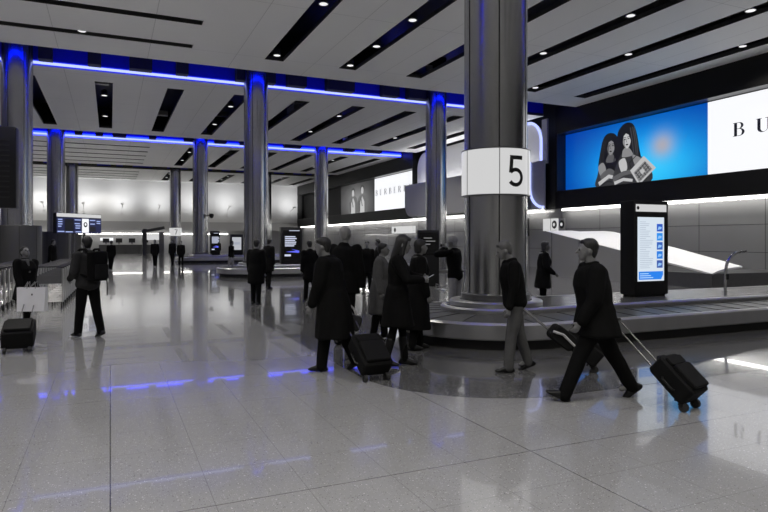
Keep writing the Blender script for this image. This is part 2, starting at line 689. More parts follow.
t = MB().tube(arc_path(XR + 0.27, 29.25, 6.2, 7.5, 1.25, True, 1.0), 0.085, 8).build('neon_outline', M_STRIP)
tag(t, 'blue white neon line arching round the top of the white wall panel', 'light')
low = [(XR - 0.5, 29.33, 6.2), (XR - 0.5, 29.33, 5.4)]
for i in range(11):
    a = PI / 2 * i / 10
    low.append((XR - 0.5, 29.33 - 1.25 + 1.25 * math.cos(a), 4.72 - 1.2 * math.sin(a)))
t = MB().tube(low, 0.075, 8).build('neon_outline', M_STRIP)
tag(t, 'blue white neon line curling down to the corner of the blue billboard', 'light')


# ------------------------------------------------------------------ downlights in the slots
def downlight_proto():
    t = thing('ceiling_downlight', '', 'light')
    MB().lathe([(0.155, 0.0), (0.16, 0.02), (0.16, 0.24), (0.10, 0.3)], 20).build('housing', M_CHROME, t)
    MB().lathe([(0.125, -0.006), (0.13, -0.002), (0.0, 0.0)], 20).build('lens', M_LENS, t)
    return t


LAMP = None
BAYNAME = {1: 'nearest ceiling bay', 2: 'middle ceiling bay', 3: 'far ceiling bay', 4: 'farthest ceiling bay'}
ld_spot = bpy.data.lights.new('downlight', 'SPOT')
ld_spot.energy = SPOT_W
ld_spot.color = WARM
ld_spot.spot_size = R(125)
ld_spot.spot_blend = 0.7
ld_spot.shadow_soft_size = 0.14


def lamp_light(parent, loc):
    lo = bpy.data.objects.new('downlight', ld_spot)
    COL.objects.link(lo)
    if parent is not None:
        lo.parent = parent
    lo.location = loc


LAMPS = {(1, 3): (0.5, 0.96), (1, 4): (0.51, 0.75, 0.97), (1, 5): (0.12,), (1, 6): (0.25, 0.6), (1, 7): (0.1, 0.5, 0.96), (1, 8): (0.3,)}


def x_index(x):
    return int(round((x + 3.4) / 3.13))


for i in range(5):
    longs, crosses = bay_slots(i)
    for k, s in enumerate(longs):
        x = (s[0] + s[1]) / 2
        L = s[3] - s[2]
        fr = LAMPS.get((i, x_index(x)), (0.25, 0.7) if x_index(x) % 2 else ())
        for j, f in enumerate(fr):
            y = s[2] + L * f
            if i == 0:
                lamp_light(None, (x, y, H - 0.02))
                continue
            lab = '%s downlight from the near end, %s lengthwise slot from left, %s' % (ORD[j], ORD[k], BAYNAME[i])
            if LAMP is None:
                LAMP = downlight_proto()
                LAMP.location = (x, y, H + 0.06)
                LAMP['label'] = lab
                LAMP['group'] = 'ceiling downlights'
                o = LAMP
            else:
                o = dup(LAMP, (x, y, H + 0.06), 0, lab, 'ceiling downlights')
    for k, s in enumerate(crosses):
        y = (s[2] + s[3]) / 2
        for j, x in enumerate((-7.5, -0.9) if k % 2 == 0 else (-3.5,)):
            if i == 0:
                lamp_light(None, (x, y, H - 0.02))
                continue
            lab = '%s downlight from left in %s crosswise slot from the far end, %s' % (ORD[j], ORD[k], BAYNAME[i])
            dup(LAMP, (x, y, H + 0.06), 0, lab, 'ceiling downlights')
for o in [o for o in COL.objects if o.name.startswith('ceiling_downlight')]:
    lamp_light(o, (0, 0, -0.05))


# ------------------------------------------------------------------ lettering
def text_mesh(s, size, bold=0.0):
    cu = bpy.data.curves.new('txt', 'FONT')
    cu.body = s
    cu.size = size
    cu.offset = bold
    cu.align_x = 'CENTER'
    cu.resolution_u = 6
    ob = bpy.data.objects.new('txt', cu)
    COL.objects.link(ob)
    dg = bpy.context.evaluated_depsgraph_get()
    me = bpy.data.meshes.new_from_object(ob.evaluated_get(dg))
    vs = [tuple(v.co) for v in me.vertices]
    fs = [tuple(p.vertices) for p in me.polygons]
    bpy.data.objects.remove(ob)
    bpy.data.curves.remove(cu)
    return vs, fs


def serif_word(word, h):
    """didone style capitals as filled 2D polygons; returns list of polygons and total width"""
    polys = []
    st, th = 0.17 * h, 0.035 * h

    def rect(x0, y0, x1, y1):
        polys.append([(x0, y0), (x1, y0), (x1, y1), (x0, y1)])

    def bowl(x, y0, y1, w, heavy, tn):
        cy, ry = (y0 + y1) / 2, (y1 - y0) / 2
        n = 12
        for i in range(n):
            a0, a1 = -PI / 2 + PI * i / n, -PI / 2 + PI * (i + 1) / n
            o0, o1 = (x + w * math.cos(a0), cy + ry * math.sin(a0)), (x + w * math.cos(a1), cy + ry * math.sin(a1))
            i0 = (x + (w - heavy) * math.cos(a0), cy + (ry - tn) * math.sin(a0))
            i1 = (x + (w - heavy) * math.cos(a1), cy + (ry - tn) * math.sin(a1))
            polys.append([i0, o0, o1, i1])
    x = 0.0
    for ch in word:
        s0 = x + 0.07 * h
        if ch in 'BRE':
            rect(s0, 0, s0 + st, h)
            rect(x, 0, s0 + st + 0.06 * h, th)
            rect(x, h - th, s0 + st + 0.05 * h, h)
        if ch == 'B':
            rect(s0 + st, h - th, s0 + st + .1 * h, h)
            rect(s0 + st, 0, s0 + st + .12 * h, th)
            rect(s0 + st, .52 * h, s0 + st + .1 * h, .52 * h + th)
            bowl(s0 + st + .1 * h, .52 * h, h, .26 * h, .14 * h, th)
            bowl(s0 + st + .12 * h, 0, .52 * h + th, .30 * h, .15 * h, th)
            w = .70 * h
        elif ch == 'R':
            rect(s0 + st, h - th, s0 + st + .1 * h, h)
            rect(s0 + st, .47 * h, s0 + st + .1 * h, .47 * h + th)
            bowl(s0 + st + .1 * h, .47 * h, h, .29 * h, .15 * h, th)
            xa = s0 + st + .1 * h
            polys.append([(xa, .49 * h), (xa + .15 * h, .49 * h), (xa + .38 * h, 0), (xa + .22 * h, 0)])
            rect(xa + .2 * h, 0, xa + .46 * h, th)
            w = .82 * h
        elif ch == 'E':
            rect(s0 + st, h - th, s0 + st + .36 * h, h)
            rect(s0 + st, 0, s0 + st + .40 * h, th)
            rect(s0 + st, .5 * h, s0 + st + .24 * h, .5 * h + th)
            rect(s0 + st + .33 * h, h - .22 * h, s0 + st + .36 * h, h)
            rect(s0 + st + .37 * h, 0, s0 + st + .40 * h, .24 * h)
            rect(s0 + st + .22 * h, .40 * h, s0 + st + .25 * h, .64 * h)
            w = .68 * h
        elif ch == 'U':
            rect(s0, .28 * h, s0 + st, h)
            rect(x, h - th, s0 + st + .07 * h, h)
            xr = s0 + .52 * h
            rect(xr, .28 * h, xr + th, h)
            rect(xr - .1 * h, h - th, xr + .12 * h, h)
            cx, rx = (s0 + xr + th) / 2, (xr + th - s0) / 2
            n = 14
            for i in range(n):
                a0, a1 = PI + PI * i / n, PI + PI * (i + 1) / n

                def q(a, inner):
                    if not inner:
                        return (cx + rx * math.cos(a), .28 * h + .28 * h * math.sin(a))
                    lx, rxx = s0 + st, xr
                    c2, r2 = (lx + rxx) / 2, (rxx - lx) / 2
                    return (c2 + r2 * math.cos(a), .28 * h + (.28 * h - th * 1.2) * math.sin(a))
                polys.append([q(a0, True), q(a0, False), q(a1, False), q(a1, True)])
            w = .80 * h
        elif ch == 'Y':
            m_ = x + .36 * h
            polys.append([(x + .04 * h, h), (x + .22 * h, h), (m_ + .09 * h, .44 * h), (m_ - .09 * h, .44 * h)])
            polys.append([(x + .64 * h, h), (x + .68 * h, h), (m_ + .09 * h, .44 * h), (m_ + .05 * h, .40 * h)])
            rect(m_ - .085 * h, 0, m_ + .085 * h, .45 * h)
            rect(m_ - .16 * h, 0, m_ + .16 * h, th)
            rect(x, h - th, x + .28 * h, h)
            rect(x + .55 * h, h - th, x + .76 * h, h)
            w = .74 * h
        x += w + .58 * h
    return polys, x - .58 * h


# ------------------------------------------------------------------ billboards
def screen_art(name, mode):
    m = bpy.data.materials.new(name)
    m.use_nodes = True
    nt = m.node_tree
    b = next(n for n in nt.nodes if n.type == 'BSDF_PRINCIPLED')
    b.inputs['Base Color'].default_value = g(0.01)
    b.inputs['Roughness'].default_value = 0.35
    tc = nt.nodes.new('ShaderNodeTexCoord')
    sx = nt.nodes.new('ShaderNodeSeparateXYZ')
    nt.links.new(tc.outputs['Object'], sx.inputs[0])
    y, z = sx.outputs[1], sx.outputs[2]

    def blob(cy, cz, ry, rz):
        a = math_node(nt, 'POWER', math_node(nt, 'ABSOLUTE', math_node(nt, 'DIVIDE', math_node(nt, 'SUBTRACT', y, cy), ry)), 2.0)
        c = math_node(nt, 'POWER', math_node(nt, 'ABSOLUTE', math_node(nt, 'DIVIDE', math_node(nt, 'SUBTRACT', z, cz), rz)), 2.0)
        e = math_node(nt, 'ADD', a, c)
        return math_node(nt, 'POWER', 2.718, math_node(nt, 'MULTIPLY', e, -1.0))
    if mode == 'blue':
        c = mixrgb(nt, blob(22.0, 5.4, 4.0, 1.9), (0.0, 0.03, 0.36, 1), (0.0, 0.36, 0.95, 1))
        c = mixrgb(nt, math_node(nt, 'MULTIPLY', blob(21.6, 5.0, 2.6, 1.2), 0.7), c, (0.04, 0.66, 1.0, 1))
        c = mixrgb(nt, math_node(nt, 'MULTIPLY', blob(20.85, 6.1, 0.62, 0.55), 0.9), c, (0.44, 0.40, 0.42, 1))
    else:
        c = mixrgb(nt, blob(59.5, 5.6, 2.8, 1.5), g(0.02), g(0.32))
    nt.links.new(c, b.inputs['Emission Color'])
    b.inputs['Emission Strength'].default_value = 1.0 if mode == 'blue' else 0.8
    return m


def flat(pts, x, mi, mb):
    """polygon on a screen: (y, z) list drawn at plane x facing the hall"""
    mb.poly([(x, y, z) for y, z in pts], mi)


def oval(cy, cz, ry, rz, n=20, rot=0.0):
    out = []
    for i in range(n):
        a = 2 * PI * i / n
        u, v = ry * math.cos(a), rz * math.sin(a)
        out.append((cy + u * math.cos(rot) - v * math.sin(rot), cz + u * math.sin(rot) + v * math.cos(rot)))
    return out


def billboard(y0, ymid, y1, label, mode):
    """y0 far end (left in the photo), y1 near end"""
    z0, z1 = BOARD_Z
    t = thing('billboard', label, 'billboard', (0, 0, 0))
    xs = XR + 0.56
    MB().box((xs + 0.15, (y0 + y1) / 2, (z0 + z1) / 2), (0.2, y0 - y1, z1 - z0)).build('cabinet', M_BLACKPL, t, False)
    sc = MB().poly([(xs + 0.04, y0, z0), (xs + 0.04, ymid, z0), (xs + 0.04, ymid, z1), (xs + 0.04, y0, z1)]).build('picture_screen', screen_art('screen_' + mode, mode), t, False)
    wh = MB().poly([(xs + 0.04, ymid, z0), (xs + 0.04, y1, z0), (xs + 0.04, y1, z1), (xs + 0.04, ymid, z1)]).build('white_screen', M_SCREENWHITE, t, False)
    polys, w = serif_word('BURBERRY', 0.56)
    polys = [[(u * 7.9 / w, v) for u, v in p] for p in polys]
    w = 7.9
    c0 = (ymid + y1) / 2
    mb = MB()
    for p in polys:
        mb.poly([(xs + 0.03, c0 + w / 2 + 0.4 - u, 5.93 + v) for u, v in p])
    mb.build('lettering', M_NAVY if mode == 'blue' else mat('ink_grey', 0.30, 0.6), wh, False)
    return t, sc, xs


b1, sc1, xs1 = billboard(27.5, 18.45, 7.4, 'large wall billboard, blue screen with two figures beside a white panel', 'blue')
b2, sc2, xs2 = billboard(64.5, 55.0, 45.8, 'smaller looking distant wall billboard, grey picture beside white lettered panel', 'grey')

GR = [glow('pic_%d' % i, (v, v, v), 1.0) for i, v in enumerate((0.006, 0.03, 0.10, 0.24, 0.5))]


def smooth(pts, n=5):
    out = []
    N = len(pts)
    for i in range(N):
        p0, p1, p2, p3 = (Vector(pts[(i + q) % N]) for q in (-1, 0, 1, 2))
        for k in range(n):
            t_ = k / n
            out.append(tuple(0.5 * ((2 * p1) + (p2 - p0) * t_ + (2 * p0 - 5 * p1 + 4 * p2 - p3) * t_ ** 2 + (3 * p1 - p0 - 3 * p2 + p3) * t_ ** 3)))
    return out


def lock(path, w0, w1):
    """a tapering strand of hair"""
    L_, R_ = [], []
    for i, p in enumerate(path):
        q0, q1 = path[max(0, i - 1)], path[min(len(path) - 1, i + 1)]
        d = Vector((q1[0] - q0[0], q1[1] - q0[1])).normalized()
        w_ = (w0 + (w1 - w0) * i / (len(path) - 1)) / 2
        L_.append((p[0] - d.y * w_, p[1] + d.x * w_))
        R_.append((p[0] + d.y * w_, p[1] - d.x * w_))
    return L_ + R_[::-1]


def two_figures():
    # two long-haired figures side by side, one holding a pale handbag (generic stand-in)
    zb = BOARD_Z[0] + 0.01

    def mk(name, shapes, dx):
        mb = MB()
        for k, (pts, mi) in enumerate(shapes):
            flat(pts, xs1 + 0.034 - dx - 0.0006 * k, mi, mb)
        return mb.build(name, GR, sc1, False)

    def head(cy, cz, tilt, hair_l, hair_r, tone):
        """face with jaw, eyes, nose, lips; y grows to the left of the picture"""
        def q(u, v):
            return (cy + u * math.cos(tilt) - v * math.sin(tilt), cz + u * math.sin(tilt) + v * math.cos(tilt))
        face = smooth([q(0, .40), q(.23, .28), q(.27, .02), q(.20, -.22), q(.06, -.38), q(-.06, -.38), q(-.20, -.22), q(-.27, .02), q(-.23, .28)])
        sh = [(face, tone)]
        sh.append((smooth([q(.27, .05), q(.12, .1), q(.13, -.2), q(.06, -.37), q(.2, -.22)]), tone - 1))
        for sg in (1, -1):
            sh.append((smooth([q(.05 * sg, .08), q(.12 * sg, .115), q(.20 * sg, .08), q(.12 * sg, .055)], 3), 0))
            sh.append((lock([q(.04 * sg, .15), q(.13 * sg, .19), q(.21 * sg, .15)], .035, .02), 0))
        sh.append((lock([q(.015, .1), q(.03, -.06), q(-.02, -.08)], .02, .03), 1))
        sh.append((smooth([q(.09, -.2), q(0, -.165), q(-.09, -.2), q(0, -.245)], 3), 0))
        for path in hair_l + hair_r:
            sh.append((lock([q(*p) for p in path], path[0][2] if len(path[0]) > 2 else .14, .05), 0))
        return sh
    # left figure
    body = smooth([(25.05, zb), (25.0, 5.1), (24.75, 5.75), (24.3, 5.95), (23.7, 5.9), (23.2, 5.6), (23.0, zb)])
    hair = smooth([(24.55, 7.0), (24.1, 7.18), (23.65, 6.95), (23.5, 6.3), (23.45, 5.3), (24.0, 5.15), (24.7, 5.1), (24.95, 5.5), (24.8, 6.3)])
    sh = [(body, 1), (hair, 0)] + [(smooth([(24.2, 6.1), (23.95, 6.1), (23.75, 5.7), (24.4, 5.7)]), 2)]
    strands = [[(.02, .42), (.22, .3), (.30, 0), (.34, -.5), (.40, -1.0)], [(.0, .42), (-.2, .3), (-.29, 0), (-.3, -.5), (-.26, -.9)]]
    sh += head(24.05, 6.43, .10, strands[:1], strands[1:], 3)
    for u in (24.75, 24.6, 24.5):
        sh.append((lock([(u - .1, 6.8), (u + .06, 6.2), (u + .05, 5.3)], .03, .02), 1))
    sh.append((smooth([(24.95, 5.5), (24.6, 5.7), (24.4, 5.3), (24.75, 5.0)]), 3))
    sh.append((smooth([(24.8, 5.0), (24.2, 5.35), (23.8, 5.1), (24.4, 4.7)]), 2))
    sh.append((lock([(24.9, 4.6), (24.2, 4.95), (23.4, 4.75)], .22, .16), 4))
    sh.append((lock([(24.9, 4.45), (24.3, 4.7), (23.6, 4.55)], .06, .06), 0))
    mk('figure_picture', sh, 0.0)
    # right figure
    body = smooth([(23.8, zb), (23.7, 5.4), (23.3, 5.95), (22.7, 5.98), (22.2, 5.7), (21.7, 5.4), (21.5, zb)])
    hair = smooth([(23.55, 7.15), (23.1, 7.5), (22.6, 7.4), (22.35, 6.9), (22.2, 6.2), (22.1, 5.5), (22.6, 5.35), (23.3, 5.35), (23.6, 5.7), (23.62, 6.5)])
    sh = [(hair, 0), (body, 1)]
    sh += [(smooth([(23.15, 6.25), (22.85, 6.25), (22.6, 5.85), (23.35, 5.85)]), 3)]
    strands = [[(.03, .44), (.22, .3), (.30, 0), (.33, -.4), (.45, -.9)], [(.0, .44), (-.2, .3), (-.30, 0), (-.36, -.5), (-.5, -1.05)]]
    sh += head(22.98, 6.62, -.08, strands[:1], strands[1:], 4)
    for u in (22.55, 22.45, 22.7):
        sh.append((lock([(u + .05, 7.25), (u - .08, 6.6), (u - .2, 5.7)], .035, .03), 2))
    sh.append((smooth([(23.5, 5.6), (23.1, 5.75), (22.95, 5.2), (23.3, 5.05)]), 4))
    sh.append((smooth([(22.6, 5.85), (22.1, 5.65), (21.85, 5.35), (22.4, 5.3)]), 3))
    sh.append((lock([(23.9, 4.75), (23.2, 5.0), (22.4, 5.05)], .26, .2), 2))
    sh.append((lock([(23.8, 4.55), (23.2, 4.7), (22.6, 4.6)], .18, .14), 4))
    mk('figure_picture', sh, 0.014)
    # handbag, a tilted pale quadrilateral with woven lines
    o, e1, e2 = Vector((22.75, 5.1)), Vector((-.85, .62)), Vector((-.62, -.72))

    def bp(u, v):
        p = o + e1 * u + e2 * v
        return (p.x, p.y)
    sh = [([bp(0, 0), bp(1, 0), bp(1.12, 1), bp(-.08, 1)], 4), ([bp(.08, .25), bp(.9, .25), bp(.95, .9), bp(.02, .9)], 3)]
    for k in range(5):
        u = .16 + .16 * k
        sh.append(([bp(u, .3), bp(u + .05, .3), bp(u + .05, .88), bp(u, .88)], 2 if k % 2 else 1))
    for k in range(4):
        v = .34 + .15 * k
        sh.append(([bp(.1, v), bp(.9, v), bp(.9, v + .05), bp(.1, v + .05)], 2 if k % 2 else 1))
    sh.append(([bp(.38, .45), bp(.6, .45), bp(.6, .7), bp(.38, .7)], 4))
    sh.append((lock([bp(.1, 0), bp(.2, -.35), bp(.75, -.35), bp(.9, 0)], .05, .05), 0))
    mk('handbag_picture', sh, 0.032)


two_figures()


def far_figures():
    for (cy, s) in ((60.8, 1.0), (58.2, 1.06)):
        mb = MB()
        z0 = BOARD_Z[0] + 0.02
        sh = [(oval(cy, z0 + 2.3 * s, .55, .42), 0),
              (smooth([(cy + 1.1, z0), (cy - 1.1, z0), (cy - 1.35, z0 + .9), (cy - .95, z0 + 1.65), (cy, z0 + 1.85), (cy + .95, z0 + 1.65), (cy + 1.35, z0 + .9)]), 2),
              ([(cy + .6, z0), (cy - .6, z0), (cy - .55, z0 + 1.1), (cy, z0 + 1.7), (cy + .55, z0 + 1.1)], 4),
              (oval(cy, z0 + 2.15 * s, .36, .36), 4),
              ([(cy + .85, z0 + .2), (cy + .65, z0 + .2), (cy + .8, z0 + 1.3), (cy + 1.0, z0 + 1.2)], 0),
              ([(cy + .45, z0 + 1.6), (cy + .3, z0 + 1.65), (cy - .1, z0 + .7), (cy + .05, z0 + .65)], 0)]
        for k, (p, mi) in enumerate(sh):
            flat(p, xs2 + 0.034 - 0.002 * k, mi, mb)
        mb.build('figure_picture', GR, sc2, False)


far_figures()

# ------------------------------------------------------------------ columns
COLLAB = {
    (0, 1): 'huge brushed steel column in the foreground carrying the number 5 drum',
    (1, 0): 'steel column at the left edge rising from dark cladding',
    (1, 1): 'steel column standing left of centre behind the chatting pair, near light strip',
    (1, 2): 'steel column just left of the number 5 column, below the near light strip',
    (2, 0): 'steel column with dark foot behind the left edge column',
    (2, 1): 'free steel column with a small camera on it, below the second light strip',
    (2, 2): 'steel column left of the distant billboard, below the second light strip',
    (3, 0): 'farthest steel column on the left, with dark foot above the information screen',
    (3, 1): 'distant steel column carrying the number 7 drum',
    (3, 2): 'distant steel column near the far end of the right wall',
}


def column(ix, ir, z0=0.0, clad=False):
    x, y = CX[ix] + (0.07 if (ir, ix) == (0, 1) else 0), ROWS[ir]
    t = thing('column', COLLAB.get((ir, ix)), 'column', (x, y, 0), 0, 'steel hall columns')
    MB().lathe([(0.545, z0), (0.545, 10.45)], 64).build('shaft', M_COLUMN, t)
    mb = MB()
    for a in (0, 60, 120, 180, 240, 300):
        a = R(a + 2)
        rot = Matrix.Rotation(a, 3, 'Z')
        mb.box(rot @ Vector((0.543, 0, (z0 + 10.4) / 2)), (0.012, 0.022, 10.4 - z0), rot)
    mb.build('seam', M_SEAM, t, False)
    if not clad:
        MB().lathe([(0.60, z0), (0.60, z0 + 0.10), (0.55, z0 + 0.12)], 48, cap=False).build('base_ring', M_DKSTEEL, t)
    else:
        MB().lathe([(0.86, 0), (0.86, 2.18), (0.84, 2.22), (0.545, 2.22)], 48, cap=False).build('cladding', M_CLAD, t)
        mb = MB()
        for q in range(8):
            rot = Matrix.Rotation(q * PI / 4 + .2, 3, 'Z')
            mb.box(rot @ Vector((0.858, 0, 1.1)), (0.012, 0.02, 2.18), rot)
        mb.build('cladding_seam', M_SEAM, t, False)
    return t


for ir in range(4):
    for ix in range(3):
        if (ir, ix) in COLLAB:
            column(ix, ir, 0.62 if ix == 1 and ir < 3 else 0.0, ix == 0)


def digit_strokes(ch):
    if ch == '5':
        bowl = []
        for i in range(17):
            a = R(140 - 285 * i / 16)
            bowl.append((.345 + .245 * math.cos(a), .30 + .245 * math.sin(a)))
        return [([(.62, .935), (.40, .935), (.14, .935)], .13), ([(.205, 1.0), (.19, .74), (.165, .44)], .125), (bowl, .125)]
    return [([(.10, .935), (.35, .935), (.64, .935)], .13), ([(.585, .90), (.42, .45), (.285, 0)], .13)]


def number_drum(ix, ir, z0, z1, s, label):
    x, y = CX[ix] + (0.07 if (ir, ix) == (0, 1) else 0), ROWS[ir]
    t = thing('number_sign', label, 'sign', (x, y, z0), 0, 'round number signs')
    r = 0.592
    hh = z1 - z0
    MB().lathe([(r, 0.015), (r, hh - 0.015)], 64, cap=False).build('drum', M_SIGNWHITE, t)
    MB().lathe([(0.55, 0.0), (r + .006, 0.0), (r + .006, 0.02), (0.55, 0.02)], 64, cap=False).lathe([(0.55, hh - .02), (r + .006, hh - .02), (r + .006, hh), (0.55, hh)], 64, cap=False).build('rim', M_DKSTEEL, t)
    mb = MB()
    for path, wd in digit_strokes(s):
        L, Rr = [], []
        for i, p in enumerate(path):
            q0, q1 = path[max(0, i - 1)], path[min(len(path) - 1, i + 1)]
            d = Vector((q1[0] - q0[0], q1[1] - q0[1])).normalized()
            n_ = Vector((-d.y, d.x)) * wd / 2
            L.append((p[0] + n_.x, p[1] + n_.y))
            Rr.append((p[0] - n_.x, p[1] - n_.y))
        for i in range(len(path) - 1):
            quad = []
            for (u, v) in (L[i], Rr[i], Rr[i + 1], L[i + 1]):
                a = R(-90) + (u - .36) * .52 / (r + .004)
                quad.append(((r + .004) * math.cos(a), (r + .004) * math.sin(a), (hh - .52) / 2 + v * .52))
            mb.poly(quad)
    mb.build('numeral', M_INK, t, False)
    mb = MB()
    for a in (62, 182, 242, 302):
        rot = Matrix.Rotation(R(a), 3, 'Z')
        mb.box(rot @ Vector((r, 0, hh / 2)), (0.008, 0.012, hh - .03), rot)
    mb.build('panel_seam', M_DKSTEEL, t, False)


number_drum(1, 0, 2.40, 3.20, '5', 'white lit number drum with a black 5 round the foreground column')
number_drum(1, 3, 2.05, 2.90, '7', 'small distant white number drum with a black 7')

# camera dome on the free column
t = thing('security_camera', 'small black security camera bracketed to the free steel column', 'camera', (CX[1] + .3, ROWS[2] - .47, 3.45))
MB().tube([(0, 0, 0), (0.25, -0.25, 0.0)], 0.035).build('bracket', M_BLACKPL, t)
MB().lathe([(0.0, -0.22), (0.14, -0.15), (0.17, 0), (0.15, 0.12), (0.0, 0.14)], 16, (0.38, -0.38, 0), cap=False).build('dome', M_BLACKPL, t)


# ------------------------------------------------------------------ carousels
def stadium(x0, x1, yc, r, z, n=24):
    out = []
    for i in range(n + 1):
        a = PI / 2 + PI * i / n
        out.append((x0 + r * math.cos(a), yc + r * math.sin(a), z))
    m = 20
    for i in range(1, m):
        out.append((x0 + (x1 - x0) * i / m, yc - r, z))
    for i in range(n + 1):
        a = -PI / 2 + PI * i / n
        out.append((x1 + r * math.cos(a), yc + r * math.sin(a), z))
    for i in range(1, m):
        out.append((x1 - (x1 - x0) * i / m, yc + r, z))
    return out


def sweep(x0, x1, yc, prof, cap_top=False, n=24):
    mb = MB()
    loops = [stadium(x0, x1, yc, r, z, n) for r, z in prof]
    N = len(loops[0])
    vs = [p for l in loops for p in l]
    fs = []
    for i in range(len(loops) - 1):
        for k in range(N):
            j = (k + 1) % N
            fs.append((i * N + k, i * N + j, (i + 1) * N + j, (i + 1) * N + k))
    if cap_top:
        fs.append(tuple(range((len(loops) - 1) * N, len(loops) * N)))
    mb.add(vs, fs)
    return mb


def carousel(x0, x1, yc, label):
    t = thing('baggage_carousel', label, 'carousel', (x0, yc, 0), 0, 'baggage carousels')
    L = x1 - x0
    sweep(0, L, 0, [(1.60, 0.002), (1.60, 0.165)]).build('plinth', M_TOE, t)
    sweep(0, L, 0, [(1.60, 0.16), (1.73, 0.16), (1.75, 0.18), (1.75, 0.385), (1.72, 0.415), (1.66, 0.415)]).build('skirt', M_STEEL, t)
    # overlapping belt plates
    mb = sweep(0, L, 0, [(1.665, 0.40), (1.66, 0.408), (0.86, 0.44), (0.855, 0.43)])
    for k in range(int(L / 0.5)):
        for sg in (-1, 1):
            mb.box((0.25 + 0.5 * k, sg * 1.26, 0.426), (0.05, 0.80, 0.012), Matrix.Rotation(sg * -0.04, 3, 'X'))
    for k in range(9):
        a = PI / 2 + PI * (k + .5) / 9
        rot = Matrix.Rotation(a, 3, 'Z')
        mb.box(rot @ Vector((1.26, 0, 0.426)), (0.80, 0.05, 0.012), rot @ Matrix.Rotation(0.04, 3, 'Y'))
    mb.build('belt', M_RUBBER, t)
    sweep(0, L, 0, [(0.88, 0.40), (0.88, 0.50), (0.85, 0.53), (0.80, 0.53)]).build('inner_skirt', M_STEEL, t)
    sweep(0, L, 0, [(0.82, 0.51), (0.80, 0.528), (0.0, 0.53)]).build('island', mat('island_top', 0.10, 0.22, 0.0, 0.1), t)
    return t


carousel(6.1, 19.2, 9.05, 'long steel baggage carousel wrapped round the number 5 column')
carousel(6.1, 12.6, 28.05, 'middle distance baggage carousel holding the black totem with blue text')
carousel(6.1, 12.6, 47.05, 'far baggage carousel holding the slim totem right of the free column')
# pedestals under the columns
for r_, lab in ((9.0, 'low steel ring round the foot of the number 5 column'), (28.0, 'low steel ring round the foot of the column in the middle carousel'), (47.0, 'low steel ring round the foot of the column in the far carousel')):
    t = thing('column_plinth', lab, 'plinth', (6.17 if r_ < 10 else 6.1, r_, 0.532))
    MB().lathe([(0.80, 0), (0.80, 0.07), (0.78, 0.09), (0.62, 0.09)], 48, cap=False).build('ring', M_STEEL, t)


